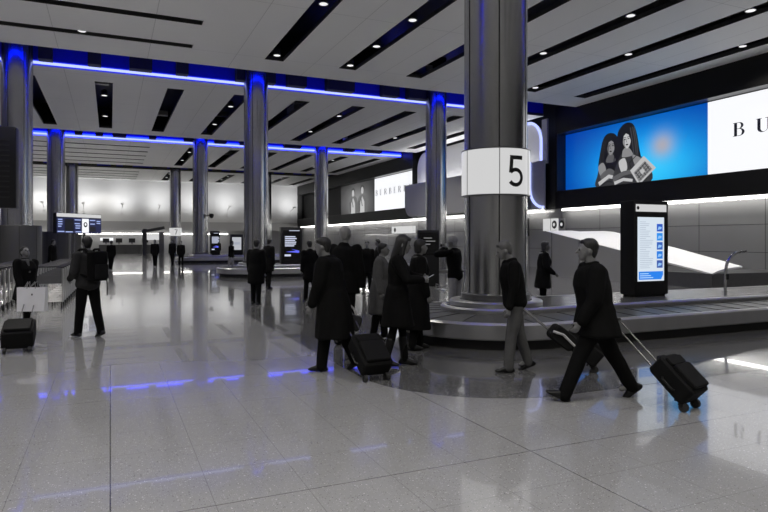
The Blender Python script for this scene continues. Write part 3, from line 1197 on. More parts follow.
# ------------------------------------------------------------------ totems
def info_totem(x, y, z, w, h, d, label, style, rz=0.0):
    t = thing('information_totem', label, 'totem', (x, y, z), rz, 'information totems')
    MB().rbox((0, 0, h / 2 + 0.02), (w, d, h - 0.04), 0.015).build('body', M_BLACKPL, t)
    MB().box((0, 0, 0.03), (w * 0.9, d * 0.8, 0.06)).build('foot', M_TOE, t, False)
    f = -d / 2 - 0.004
    if style == 'white':
        sw = w * 0.78
        x0, x1, z0, z1 = -w * .40, w * .36, h * .165, h * .83
        hd = MB().box((-w * 0.01, f, h * 0.925), (w * 0.88, 0.012, h * 0.075)).build('header', M_SIGNWHITE, t, False)
        MB().poly([(u, f - .008, v) for u, v in oval(-w * .40, h * .925, .035, .035)]).build('header_mark', M_INK, hd, False)
        sc = MB().box(((x0 + x1) / 2, f, (z0 + z1) / 2), (x1 - x0, 0.012, z1 - z0)).build('screen', glow('kiosk_white', (0.80, 0.90, 1.0), 0.85), t, False)
        mb = MB()
        for k in range(26):
            zz = z1 - .10 - k * (z1 - z0 - .32) / 26
            if k in (0, 3, 4, 9, 15):
                ln = 0.16
            else:
                ln = 0.22 + 0.14 * random.random()
            mb.poly([(x0 + .05, f - .008, zz), (x0 + .05 + ln, f - .008, zz), (x0 + .05 + ln, f - .008, zz + .012), (x0 + .05, f - .008, zz + .012)])
        mb.build('text_lines', glow('kiosk_text', (0.45, 0.52, 0.62), 1.0), sc, False)
        cols = [(0.02, 0.10, 0.55), (0.02, 0.28, 0.85), (0.03, 0.12, 0.5), (0.01, 0.2, 0.75), (0.04, 0.10, 0.4)]
        for k in range(5):
            zz = z1 - .10 - (k + 1) * .18
            im = MB().poly([(x1 - .20, f - .008, zz), (x1 - .04, f - .008, zz), (x1 - .04, f - .008, zz + .15), (x1 - .20, f - .008, zz + .15)]).build('thumbnail', glow('thumb_%d' % k, cols[k], 1.0), sc, False)
            MB().poly([(x1 - .18, f - .010, zz + .03), (x1 - .08, f - .010, zz + .05), (x1 - .07, f - .010, zz + .09), (x1 - .15, f - .010, zz + .10)]).build('thumbnail_mark', glow('thumb_l', (0.3, 0.55, 0.9), 1.0), sc, False)
        MB().poly([(x0 + .02, f - .008, z0 + .03), (x1 - .08, f - .008, z0 + .03), (x1 - .03, f - .008, z0 + .12), (x1 - .03, f - .008, z0 + .19), (x0 + .02, f - .008, z0 + .19)]).build('banner', glow('kiosk_banner', (0.02, 0.22, 0.85), 1.0), sc, False)
        mb = MB()
        for k in range(3):
            mb.poly([(x0 + .05, f - .010, z0 + .06 + .04 * k), (x0 + .40 - .06 * k, f - .010, z0 + .06 + .04 * k), (x0 + .40 - .06 * k, f - .010, z0 + .075 + .04 * k), (x0 + .05, f - .010, z0 + .075 + .04 * k)])
        mb.build('banner_text', glow('banner_t', (0.5, 0.75, 1.0), 1.0), sc, False)
    elif style == 'dim':
        sc = MB().box((0, f, h * .76), (w * .92, 0.012, h * .40)).build('screen', mat('screen_black', 0.008, 0.2), t, False)
        mb = MB()
        for k, ln in enumerate((.3, .42, .24)):
            mb.box((.02 + ln / 2 - .2, f - .008, h * .86 - k * .11), (ln, .004, .035))
        mb.build('text_lines', glow('dim_text', (.5, .5, .5), .35), sc, False)
    elif style == 'black':
        sc = MB().box((0, f, h * .52), (w * .84, 0.012, h * .80)).build('screen', mat('screen_black', 0.008, 0.2), t, False)
        mb = MB()
        tx = glow('totem_text', (0.75, 0.8, 1.0), 0.8)
        for k, ln in enumerate((.50, .56, .48, .54, .52, .44)):
            zz = h * .74 - k * .085
            mb.box((-w * .33 + ln / 2 * .98, f - .008, zz), (ln, .004, .05))
        mb.box((w * .12, f - .008, h * .905), (w * .5, .004, .03))
        mb.box((-w * .2, f - .008, h * .235), (w * .3, .004, .09))
        mb.build('text_lines', tx, sc, False)
        mb = MB()
        mb.poly([(-w * .30, f - .008, h * .33), (w * .34, f - .008, h * .30), (w * .36, f - .008, h * .36), (-w * .05, f - .008, h * .41), (w * .2, f - .008, h * .36)])
        mb.build('swoosh', glow('totem_swoosh', (0.12, 0.14, 0.9), 1.0), sc, False)
    else:
        sc = MB().box((0, f, h * .55), (w * .72, 0.012, h * .62)).build('screen', glow('kiosk_grey', (0.9, 0.93, 1.0), 0.5), t, False)
        MB().poly([(-w * .2, f - .008, h * .5), (w * .25, f - .008, h * .5), (w * .25, f - .008, h * .62), (-w * .2, f - .008, h * .62)]).build('screen_mark', glow('gm', (0.35, 0.38, 0.45), 1.0), sc, False)
    return t


info_totem(9.75, 9.05, 0.53, 0.92, 1.89, 0.36, 'tall black totem with bright white screen on the near carousel', 'white')
info_totem(7.75, 28.05, 0.53, 1.0, 1.72, 0.36, 'black totem with white text lines and blue swoosh on the middle carousel', 'black')
info_totem(7.15, 47.05, 0.53, 0.70, 1.80, 0.3, 'slim dark totem on the far carousel right beside the free column', 'black')
info_totem(8.75, 47.05, 0.53, 0.95, 1.55, 0.3, 'distant totem with a pale screen on the far carousel', 'grey')
x, y = W(428, 22)
info_totem(x, y, 0, 0.78, 2.0, 0.2, 'dark board with small dim text behind the person in the pale cap', 'dim', R(-15))

# ------------------------------------------------------------------ feed conveyor behind the near carousel
t = thing('feed_conveyor', 'sloping baggage feed chute with white hood beside the right wall', 'conveyor', (18.5, 14.3, 0))


def chute():
    L = 8.6
    sl = 0.18

    def zf(s):
        return 0.50 + sl * s
    # front face (x=0 plane), slanted hood rising to x=1.5
    mb = MB()
    mb.add([(0, 1.9, 0.002), (0, L, 0.002), (0, L, zf(L)), (0, 1.9, zf(1.9)), (0.1, 1.9, 0.002), (0.1, L, 0.002), (0.1, L, zf(L)), (0.1, 1.9, zf(1.9))],
           [(0, 1, 2, 3), (4, 7, 6, 5), (0, 3, 7, 4), (1, 5, 6, 2), (3, 2, 6, 7), (0, 4, 5, 1)])
    for s in (4.0, 6.4, 8.2):
        mb.box((-0.003, s, zf(s) / 2), (0.006, 0.03, zf(s)), mi=1)
    mb.build('side_panel', [M_GREYPANEL, M_SEAM], t, False)
    mb = MB()
    n = 16
    prof = [(0.0, 0.0), (0.25, 0.36), (0.7, 0.73), (1.5, 1.0)]

    def zu(s_):
        if s_ < 3.1:
            return 0.72 + (1.41 - 0.72) * s_ / 3.1
        return min(1.41 + 0.205 * (s_ - 3.1), 2.03)
    vs, fs = [], []
    for i in range(n + 1):
        s = L * i / n
        for (u, v) in prof:
            vs.append((u, s, zf(s) + 0.02 + max(zu(s) - zf(s), 0.03) * v))
    k = len(prof)
    for i in range(n):
        for j in range(k - 1):
            a = i * k + j
            fs.append((a, a + 1, a + k + 1, a + k))
    o = len(vs)
    vs += [(p[0] + .01, p[1], p[2] - 0.06) for p in vs]
    fs += [tuple(reversed([q + o for q in f])) for f in list(fs)]
    for i in range(n):
        for j in (0, k - 1):
            a, b = i * k + j, (i + 1) * k + j
            fs.append((a, b, b + o, a + o))
    for i in (0, n):
        for j in range(k - 1):
            a = i * k + j
            fs.append((a, a + 1, a + 1 + o, a + o))
    mb.add(vs, fs)
    mb.build('hood', M_WHITE, t, True)
    mb = MB().box((2.3, 0.9, 0.25), (4.6, 1.8, 0.5))
    mb.build('end_box', M_DKSTEEL, t, False)
    MB().box((2.4, 5.4, 0.245), (4.2, 7.0, 0.48)).build('bed', M_RUBBER, t, False)


chute()

# arched grab pole
t = thing('arched_pole', 'curved chrome pole arching up from the near carousel island', 'pole', (12.25, 9.15, 0.53))
pts = [(0, 0, 0), (0, 0, .25), (0.02, 0, .45)]
for i in range(1, 13):
    a = i / 12 * R(84)
    pts.append((0.02 + .42 * (1 - math.cos(a)) * 1.1, 0, .45 + .42 * math.sin(a) * .95))
pts.append((0.66, 0, .87))
MB().tube(pts, 0.032, 10).build('tube', M_CHROME, t)
MB().lathe([(0.07, 0), (0.07, 0.02), (0.035, 0.025)], 16).build('flange', M_CHROME, t)
MB().box((0.02, -0.035, 0.32), (0.06, 0.03, 0.12)).build('switch_box', M_BLACKPL, t, False)

# wall signs by the cove
for k, (px, lab) in enumerate(((546.5, 'small blank white square sign left of the arrow sign on the right wall'), (554.5, 'small white sign with a round black arrow mark on the right wall'), (562, 'small grey sign with a round mark right of the arrow sign'))):
    tt = (px - 384) / FPX
    dx, dy = SN + tt * CS, CS - tt * SN
    dd = (XW - 0.05) / dx
    yy = dd * dy
    t = thing('pictogram_sign', lab, 'sign', (XW - 0.02, yy, 2.25), 0, 'pictogram signs')
    ww = 0.62 if k < 2 else 0.5
    MB().box((-0.02, 0, 0.3), (0.04, ww, 0.72)).build('panel', M_SIGNWHITE if k < 2 else M_GREY, t, False)
    if k:
        MB().poly([(-0.045, u, v) for u, v in oval(0, 0.3, .22, .24)]).build('mark', M_INK, t, False)
        MB().poly([(-0.05, u, v) for u, v in oval(0.03, 0.3, .10, .10, rot=.6)]).build('mark_inner', M_SIGNWHITE, t, False)

# lit sign box on the distant right wall and the dark hanging sign by the wing panel
t = thing('wall_sign', 'lit white sign box low on the right wall under the distant billboard', 'sign', (XW - 0.35, 48.6, 2.2), 0)
MB().box((0.2, 0, 0.35), (0.3, 4.2, 0.62)).build('box', M_SIGNWHITE, t, False)
MB().poly([(0.045, u, v) for u, v in oval(1.4, .35, .22, .2)]).build('mark', M_INK, t, False)
x, y = W(533, 33)
t = thing('hanging_sign', 'small black sign box between the number 5 column and the white pictogram signs', 'sign', (XW - .25, 31.5, 1.9), 0)
MB().box((0, 0, 0.55), (0.5, 0.9, 1.1)).build('box', M_BLACKPL, t, False)

# ------------------------------------------------------------------ flight information screens
ax, ay = W(57, 27.0)
bx, by = W(102, 29.4)
cxm, cym = (ax + bx) / 2, (ay + by) / 2
rz = math.atan2(by - ay, bx - ax)
Lm = math.hypot(bx - ax, by - ay)
t = thing('information_screen', 'wide flight information screen bank with white header above the backpack man', 'screen', (cxm, cym, 0), rz)
MB().box((0, 0.14, 2.40), (Lm, 0.18, 0.92)).build('housing', M_BLACKPL, t, False)
MB().tube([(-0.25, 0.15, 0.0), (-0.25, 0.15, 2.0)], 0.06).tube([(0.35, 0.15, 0.0), (0.35, 0.15, 2.0)], 0.06).box((0.05, .15, .02), (1.1, .4, .04)).build('post', M_DKSTEEL, t)
MB().box((0, 0.04, 2.77), (Lm * .98, 0.02, 0.16)).build('header', M_SIGNWHITE, t, False)
scr = MB().box((0, 0.04, 2.31), (Lm * .98, 0.02, 0.70)).build('display', glow('fids_navy', (0.008, 0.012, 0.06), 1.0), t, False)
BLK = glow('fids_black', (0.002, 0.002, 0.004), 1.0)
LTX = glow('fids_text', (0.45, 0.55, 0.95), 0.9)


def fr(u0, u1, v0, v1, name, m, dep):
    x0 = -Lm / 2
    MB().poly([(x0 + u0 * Lm, 0.03 - dep, 1.97 + v0 * .68), (x0 + u1 * Lm, 0.03 - dep, 1.97 + v0 * .68), (x0 + u1 * Lm, 0.03 - dep, 1.97 + v1 * .68), (x0 + u0 * Lm, 0.03 - dep, 1.97 + v1 * .68)]).build(name, m, scr, False)


fr(.17, .36, .1, .92, 'dark_pane', BLK, .004)
fr(.545, .70, .02, .98, 'notice_pane', M_SCREENWHITE, .004)
fr(.72, .86, .1, .45, 'dark_pane', BLK, .004)
mb = MB()
x0 = -Lm / 2
for (u0, u1, v) in ((.03, .12, .85), (.03, .12, .7), (.03, .12, .55), (.03, .1, .4), (.38, .52, .85), (.38, .5, .6), (.4, .51, .45), (.4, .5, .3), (.72, .85, .85), (.73, .84, .6), (.88, .97, .8), (.88, .97, .66), (.02, .16, .06), (.19, .34, .04), (.4, .53, .05)):
    mb.poly([(x0 + u0 * Lm, 0.024, 1.97 + v * .68), (x0 + u1 * Lm, 0.024, 1.97 + v * .68), (x0 + u1 * Lm, 0.024, 1.97 + v * .68 + .045), (x0 + u0 * Lm, 0.024, 1.97 + v * .68 + .045)])
mb.build('text_lines', LTX, scr, False)
MB().poly([(x0 + .622 * Lm + u, .020, 2.36 + v) for u, v in oval(0, 0, .11, .12)]).build('notice_ring', M_INK, scr, False)
MB().poly([(x0 + .622 * Lm + u, .018, 2.37 + v) for u, v in oval(0, 0, .055, .065)]).build('notice_ring_centre', M_SCREENWHITE, scr, False)

# black display back at the left edge, hung from the ceiling
x, y = W(-4, 13.0)
t = thing('hanging_display', 'black display cabinet hanging at the left edge of the hall', 'screen', (x, y, 2.36), -YAW + R(20))
MB().rbox((0, 0, 0.83), (0.80, 0.30, 1.72), 0.03).build('cabinet', M_BLACKPL, t)
mb = MB()
for k in range(12):
    mb.box((0.0, -0.153, 0.2 + 0.11 * k), (0.55, 0.01, 0.03))
mb.build('vent', M_TOE, t, False)
MB().tube([(-0.3, 0, 1.68), (-0.3, 0, H - 2.36)], 0.03).build('hanger', M_DKSTEEL, t)
MB().tube([(-0.15, 0.05, 1.68), (-0.15, 0.05, H - 2.36)], 0.03).build('hanger', M_DKSTEEL, t)

# ------------------------------------------------------------------ far end furniture
for k, (px, d, w_) in enumerate(((265, 70, 3), (118, 76, 5), (183, 76, 5))):
    pass
portal_y = 72.0
t = thing('portal', 'dark canopy on two posts left of the number 7 sign', 'canopy', W(153, 66) + (0,), 0)
MB().box((0, 0, 2.75), (2.3, 1.4, 0.3), Matrix.Rotation(R(-12), 3, 'Y')).build('canopy_roof', M_CLAD, t, False)
MB().box((-0.85, 0, 1.42), (0.42, 0.6, 2.84)).build('post', M_CLAD, t, False)
MB().box((0.85, 0, 1.25), (0.5, 0.6, 2.5)).build('post', M_DKSTEEL, t, False)
t = thing('hanging_sign', 'small white sign hanging under the dark canopy', 'sign', W(153, 66) + (1.55,), 0)
MB().box((0, 0, 0.45), (1.5, 0.12, 0.7)).build('panel', M_SIGNWHITE, t, False)
MB().tube([(-.5, 0, .8), (-.5, 0, 1.1)], .03).build('hanger', M_DKSTEEL, t)
MB().tube([(.5, 0, .8), (.5, 0, .92)], .03).build('hanger', M_DKSTEEL, t)
for k in range(4):
    px = 106 + 13 * k
    t = thing('counter', '%s dark desk from the left along the far end wall' % ORD[k], 'desk', WY(px, 78.2) + (0,), 0, 'far desks')
    MB().box((0, 0, 0.55), (1.5, 0.7, 1.1)).build('desk_body', M_CLAD, t, False)
    MB().box((0, 0, 1.12), (1.6, 0.8, 0.05)).build('desk_top', M_GREY, t, False)
    t = thing('desk_screen', 'dark screen on the %s far desk' % ORD[k], 'screen', WY(px, 78.2) + (1.145,), 0, 'far desk screens')
    MB().box((0, 0, .45), (.7, .08, .5)).build('panel', M_BLACKPL, t, False)
    MB().box((0, 0, .11), (.1, .1, .22)).build('stand', M_BLACKPL, t, False)
for k, px in enumerate((103.5, 110)):
    t = thing('lit_sign', '%s small lit white sign on the far end wall' % ('left' if k == 0 else 'right'), 'sign', WY(px, 82.45) + (1.5,), 0, 'far lit signs')
    MB().box((0, 0, .25), (.75, .1, .35)).build('panel', M_SCREENWHITE, t, False)


# ------------------------------------------------------------------ luggage trolleys
def trolley_proto():
    t = thing('luggage_trolley', '', 'trolley', (0, 0, 0))
    mb = MB()
    for sx in (-1, 1):
        mb.tube([(sx * .30, -.48, .16), (sx * .22, .50, .16), (sx * .10, .62, .17)], .016, 6)
        mb.tube([(sx * .30, -.48, .16), (sx * .31, -.52, .55), (sx * .30, -.50, .98)], .026, 6)
        mb.tube([(sx * .30, -.50, .62), (sx * .27, -.18, .60), (sx * .25, -.10, .52)], .012, 6)
    for y in (-.46, -.2, .1, .4):
        mb.tube([(-.29 + .04 * (y + .46), y, .165), (.29 - .04 * (y + .46), y, .165)], .012, 6)
    mb.tube([(-.31, -.51, .40), (.31, -.51, .40)], .012, 6)
    mb.build('frame', M_WIRE, t)
    MB().tube([(-.33, -.50, .98), (-.2, -.54, 1.01), (.2, -.54, 1.01), (.33, -.50, .98)], .022, 8).build('handle', M_BLACKPL, t)
    MB().box((0, -.505, .70), (.56, .02, .20)).build('panel', mat('trolley_panel', 0.10, 0.4), t, False)
    mb = MB().box((0, -.12, .57), (.52, .20, .015)).tube([(-.26, -.02, .58), (-.26, -.02, .68), (.26, -.02, .68), (.26, -.02, .58)], .010, 6)
    mb.build('basket', M_WIRE, t, False)
    for x, y in ((-.27, -.42), (.27, -.42), (0, .58)):
        MB().tube([(x - .018, y, .075), (x + .018, y, .075)], .075, 14).build('wheel', M_TIRE, t)
    return t


TR = None
rows_ = ((-1.35, 17.2, 11, 'right hand'), (-2.55, 16.4, 10, 'middle'), (-3.9, 15.6, 8, 'left hand'))
for (x, y0, n, nm) in rows_:
    for k in range(n):
        lab = '%s trolley from the near end of the %s nested trolley row' % (ORD[k], nm)
        loc = (x + 0.012 * k, y0 + 0.60 * k, 0)
        if TR is None:
            TR = trolley_proto()
            TR.location = loc
            TR['label'] = lab
            TR['group'] = 'nested luggage trolleys'
            o = TR
        else:
            dup(TR, loc, 0, lab, 'nested luggage trolleys')
x, y = W(437, 13.3)
dup(TR, (x, y, 0), R(70), 'single luggage trolley behind the near carousel beside the person in the pale cap', 'loose luggage trolley')


# ------------------------------------------------------------------ people
def fib(n):
    k = np.arange(n) + 0.5
    ph = np.arccos(1 - 2 * k / n)
    th = PI * (1 + 5 ** 0.5) * k
    return np.stack([np.cos(th) * np.sin(ph), np.sin(th) * np.sin(ph), np.cos(ph)], 1)


FIB = {n: fib(n) for n in (36, 70, 120)}


def E(c, r, rot=None, n=70):
    r = (r, r, r) if isinstance(r, (int, float)) else r
    p = FIB[n] * np.array(r)
    if rot is not None:
        p = p @ np.array(rot).T
    return p + np.array(c)


def C(p0, r0, p1, r1, n=36):
    return np.concatenate([E(p0, r0, None, n), E(p1, r1, None, n)])


def hull_into(bm, pts):
    vs = [bm.verts.new(tuple(p)) for p in pts]
    r = bmesh.ops.convex_hull(bm, input=vs)
    dead = list({v for v in r['geom_interior'] + r['geom_unused'] if isinstance(v, bmesh.types.BMVert) and v.is_valid})
    if dead:
        bmesh.ops.delete(bm, geom=dead, context='VERTS')


def blob(name, prims, voxel, m, parent, smooth_it=4, fold=0.0, fscale=9.0, paint=None):
    bm = bmesh.new()
    for p in prims:
        hull_into(bm, p)
    me = bpy.data.meshes.new(name + '_raw')
    bm.to_mesh(me)
    bm.free()
    ob = bpy.data.objects.new('tmp_' + name, me)
    COL.objects.link(ob)
    md = ob.modifiers.new('r', 'REMESH')
    md.mode = 'VOXEL'
    md.voxel_size = voxel
    sm = ob.modifiers.new('s', 'SMOOTH')
    sm.factor = 0.5
    sm.iterations = smooth_it
    dg = bpy.context.evaluated_depsgraph_get()
    out = bpy.data.meshes.new_from_object(ob.evaluated_get(dg))
    bpy.data.objects.remove(ob)
    bpy.data.meshes.remove(me)
    n = len(out.vertices)
    if fold:
        co = np.empty(n * 3)
        out.vertices.foreach_get('co', co)
        co = co.reshape(-1, 3)
        no = np.empty(n * 3)
        out.vertices.foreach_get('normal', no)
        no = no.reshape(-1, 3)
        dsp = np.array([noise.noise(Vector((c[0] * fscale, c[1] * fscale, c[2] * fscale * 0.45))) for c in co])
        co += no * (dsp * fold)[:, None]
        out.vertices.foreach_set('co', co.ravel())
    out.materials.clear()
    for x in (m if isinstance(m, (list, tuple)) else [m]):
        out.materials.append(x)
    if paint:
        cen = np.array([p.center for p in out.polygons])
        idx = np.zeros(len(cen), int)
        for (c, r, mi) in paint:
            d = np.linalg.norm((cen - np.array(c)) / np.array(r), axis=1)
            idx[d < 1] = mi
        out.polygons.foreach_set('material_index', idx.astype(np.int32))
    out.polygons.foreach_set('use_smooth', np.ones(len(out.polygons), bool))
    out.name = name
    out.update()
    o = bpy.data.objects.new(name, out)
    COL.objects.link(o)
    o.parent = parent
    return o


M_SKIN = mat('skin', 0.16, 0.5, 0, 0.08, 20)
M_EYE = mat('eye_dark', 0.02, 0.2)
M_LIP = mat('lip', 0.13, 0.45)
FAB = {v: mat('fabric_%s' % n, v_, 0.85, 0, 0.25, 14, 0.35, 120, spec=0.08) for v, n, v_ in
       (('black', 'black', 0.005), ('char', 'charcoal', 0.012), ('dark', 'dark_grey', 0.028), ('mid', 'mid_grey', 0.085), ('light', 'light_grey', 0.30), ('pale', 'pale', 0.48))}
HAIR = {'dark': mat('hair_dark', 0.006, 0.6, 0, 0.3, 40, 0.5, 90, stretch=(1, 1, .2)), 'grey': mat('hair_grey', 0.07, 0.6, 0, 0.3, 40, 0.5, 90, stretch=(1, 1, .2)),
        'pale': mat('hair_pale', 0.22, 0.6, 0, 0.3, 40, 0.5, 90, stretch=(1, 1, .2))}
M_SHOE = mat('shoe_leather', 0.006, 0.4, spec=.3)

PEOPLE = {}


def ik(S, T, l1, l2, hint):
    S, T = Vector(S), Vector(T)
    d = T - S
    L = min(d.length, (l1 + l2) * 0.995)
    d.normalize()
    T = S + d * L
    a = (l1 * l1 - l2 * l2 + L * L) / (2 * L)
    h = math.sqrt(max(l1 * l1 - a * a, 0))
    hv = Vector(hint)
    hv = (hv - d * hv.dot(d)).normalized()
    return S + d * a + hv * h, T


def person(key, px, d, theta, Ht, label, group=None, legs=((6, 4), (-6, 6)), arms=None, lean=3, head=(0, 0), coat='black', hem=0.55,
           trousers='char', hair='dark', style='short', det=2, woman=False, scarf=None, shoe='flat', bulk=1.0, bag=None, loc=None, stance=0.0):
    """theta: 0 faces away from the camera, 90 to the right of the picture, 180 to the camera"""
    th = R(theta)
    fx, fy = SN * math.cos(th) + CS * math.sin(th), CS * math.cos(th) - SN * math.sin(th)
    rz = math.atan2(fy, fx) - PI / 2
    pos = loc if loc else W(px, d)
    t = thing('person', label, 'person', (pos[0], pos[1], 0.003), rz, group)
    s = Ht / 1.75
    sw = (0.92 if woman else 1.0) * s
    V = Vector
    vox = {3: 0.0095, 2: 0.014, 1: 0.024, 0: 0.04}[det]
    l1, l2 = 0.43 * s, 0.41 * s
    hipx = (0.095 + stance) * s
    foot_h = 0.085 * s
    # legs
    joints = []
    for sd, (swg, kn) in zip((-1, 1), legs):
        a = R(swg)
        k = V((sd * (hipx + .0 * s), l1 * math.sin(a), -l1 * math.cos(a)))
        b = a - R(kn)
        an = k + V((sd * 0.01 * s, l2 * math.sin(b), -l2 * math.cos(b)))
        joints.append((V((sd * hipx, 0, 0)), k, an, b))
    low = min(j[2].z - (0.05 * s * max(0, math.sin(-j[3])) if True else 0) for j in joints)
    hipz = foot_h - low
    P0 = V((0, 0, hipz))
    joints = [(P0 + a, P0 + k, P0 + an, b) for a, k, an, b in joints]
    ln = R(lean)
    U, Fd, X = V((0, math.sin(ln), math.cos(ln))), V((0, math.cos(ln), -math.sin(ln))), V((1, 0, 0))
    rotT = Matrix((X, Fd, U)).transposed()

    def tp(a, b, c):
        return P0 + X * (a * sw) + Fd * (b * s) + U * (c * s)
    neck = tp(0, -0.005, 0.55)
    hp, hy = R(head[0]), R(head[1])
    rotH = Matrix.Rotation(-hy, 3, 'Z') @ Matrix.Rotation(hp, 3, 'X')
    hc = neck + V((0, 0.02 * s, 0.015 * s)) + rotH @ V((0, 0.02 * s, 0.135 * s))

    def hpnt(a, b, c):
        return hc + rotH @ V((a * s, b * s, c * s))
    # arms by targets
    L1, L2 = 0.29 * s, 0.26 * s
    if arms is None:
        arms = (((-.24, .06, .80), None), ((.24, .06, .80), None))
    A = []
    for sd, (tg, hint) in zip((-1, 1), arms):
        S = tp(sd * 0.185, -0.005, 0.485)
        T = V((tg[0] * s, tg[1] * s, tg[2] * s))
        hint = hint or (sd * 0.5, -1.0, -0.1)
        el, wr = ik(S, T, L1, L2, hint)
        A.append((sd, S, el, wr))
    torso = [(0.00, 0, .165, .115, .10), (.16, 0, .140, .098, .08), (.34, .005, .158, .115, .10), (.455, -.005, .160, .088, .06)]
    if woman:
        torso = [(0.00, 0, .168, .118, .10), (.16, 0, .125, .090, .08), (.34, .01, .150, .118, .09), (.455, -.005, .150, .082, .055)]

    def chain(inf, zs=1.0):
        el = [E(tp(0, b, c), ((rx * sw / s + inf) * s, (ry + inf) * s, (rz_ + inf * .6) * s), rotT, 120) for c, b, rx, ry, rz_ in torso]
        return [np.concatenate([el[i], el[i + 1]]) for i in range(3)]
    # ---- body
    pr = chain(0.0)
    pr.append(C(tp(0, -0.01, .47), .075 * s, neck, .056 * s))
    pr.append(C(neck, .054 * s, hpnt(0, -.02, -.05), .055 * s))
    pr.append(E(hpnt(0, -.012, .025), (.076 * s, .096 * s, .098 * s), rotH, 120))
    pr.append(np.concatenate([E(hpnt(0, .03, -.02), (.060 * s, .062 * s, .06 * s), rotH), E(hpnt(0, .052, -.085), (.034 * s, .034 * s, .026 * s), rotH)]))
    paint = []
    if det >= 2:
        pr.append(C(hpnt(0, .088, .012), .010 * s, hpnt(0, .112, -.022), .014 * s))
        for sd in (-1, 1):
            pr.append(E(hpnt(sd * .078, -.005, -.012), (.012 * s, .02 * s, .032 * s), rotH, 36))
            pr.append(E(hpnt(sd * .031, .078, .010), .016 * s, None, 36))
            paint.append((hpnt(sd * .031, .094, .010), (.016 * s,) * 3, 1))
        pr.append(E(hpnt(0, .084, -.058), (.024 * s, .012 * s, .010 * s), rotH, 36))
        paint.append((hpnt(0, .096, -.058), (.028 * s, .02 * s, .010 * s), 2))
    for sd, S, el, wr in A:
        pr += [C(S, .052 * s, el, .040 * s), C(el, .040 * s, wr, .028 * s)]
        dv = (wr - el).normalized()
        nrm = V((-sd, 0, 0)) + Fd * 0.2
        nrm = (nrm - dv * nrm.dot(dv)).normalized()
        w = dv.cross(nrm)
        if w.y * 1 < 0:
            w = -w
        palm = wr + dv * .05 * s
        if det >= 2:
            pr.append(np.concatenate([E(wr + dv * .01 * s, .024 * s, None, 36), E(palm + dv * .035 * s + w * .022 * s, .015 * s, None, 36), E(palm + dv * .035 * s - w * .022 * s, .015 * s, None, 36)]))
            for q, lf in zip((-1.5, -.5, .5, 1.5), (.060, .072, .078, .070)):
                b0 = palm + dv * .04 * s + w * (q * .019 * s)
                b1 = b0 + (dv * .85 + nrm * .5).normalized() * lf * .5 * s
                b2 = b1 + (dv * .25 + nrm * .95).normalized() * lf * .5 * s
                pr += [C(b0, .0098 * s, b1, .009 * s), C(b1, .009 * s, b2, .008 * s)]
            h0 = wr + dv * .025 * s + w * .02 * s
            h1 = h0 + (dv * .6 + w * .75 + nrm * .3).normalized() * .042 * s
            h2 = h1 + (dv * .8 + nrm * .6).normalized() * .032 * s
            pr += [C(h0, .014 * s, h1, .0115 * s), C(h1, .011 * s, h2, .009 * s)]
        else:
            pr.append(E(palm + dv * .03 * s, .038 * s, None, 36))
    for hj, k, an, b in joints:
        pr += [C(hj, .078 * s, k, .052 * s), C(k, .052 * s, an, .036 * s), C(an, .038 * s, an + V((0, .12 * s, -.045 * s)), .028 * s)]
    blob('body', pr, vox, [M_SKIN, M_EYE, M_LIP], t, 3, paint=paint)
    # ---- trousers or stockings
    if trousers:
        inf = 0.020 * bulk
        pr = [np.concatenate([E(tp(0, 0, .06), ((.165 * sw / s + inf) * s, (.118 + inf) * s, .06 * s), rotT), E(tp(0, 0, -.02), ((.17 * sw / s + inf) * s, (.120 + inf) * s, .08 * s), rotT)])]
        for hj, k, an, b in joints:
            thin = 0.75 if shoe == 'boot' else 1.0
            pr += [C(hj, (.082 + inf) * s * (.95 if thin < 1 else 1), k, (.056 + inf) * s * thin, 70), C(k, (.055 + inf) * s * thin, an + V((0, 0.01 * s, -.02 * s)), (.050 + inf * .7) * s * thin, 70)]
        blob('trousers', pr, vox * 1.15, FAB[trousers], t, 3, 0.010 * s if det >= 2 else 0)
    # ---- shoes
    for hj, k, an, b in joints:
        pit = max(-.9, min(.45, b * 1.1)) if abs(b) > R(14) else 0
        rf = Matrix.Rotation(pit, 3, 'X')
        mb = bmesh.new()

        def fp(y, z, x=0):
            return an + rf @ V((x * s, y * s, z * s))
        zt = -.055
        pts = np.concatenate([E(fp(-.035, zt), (.040 * s, .045 * s, .030 * s), rf, 70), E(fp(.13, zt - .005), (.044 * s, .06 * s, .024 * s), rf, 70), E(fp(.0, -.01), (.042 * s, .05 * s, .04 * s), rf, 70)])
        low_ = pts[:, 2].min()
        cut = (an.z - foot_h) if pit == 0 else low_
        pts[:, 2] = np.maximum(pts[:, 2], cut + 0.0)
        hull_into(mb, pts)
        if shoe == 'boot':
            hull_into(mb, C(fp(0, -.0), .046 * s, k + (an - k) * .35, .060 * s, 70))
            hull_into(mb, C(fp(-.045, -.06), .014 * s, fp(-.048, -.078), .011 * s, 36))
        me = bpy.data.meshes.new('shoe')
        mb.to_mesh(me)
        mb.free()
        me.materials.append(M_SHOE)
        me.polygons.foreach_set('use_smooth', np.ones(len(me.polygons), bool))
        o = bpy.data.objects.new('boot' if shoe == 'boot' else 'shoe', me)
        COL.objects.link(o)
        o.parent = t
    # ---- coat
    inf = 0.036 + 0.10 * (bulk - 1)
    pr = chain(inf)
    hz = hem * s
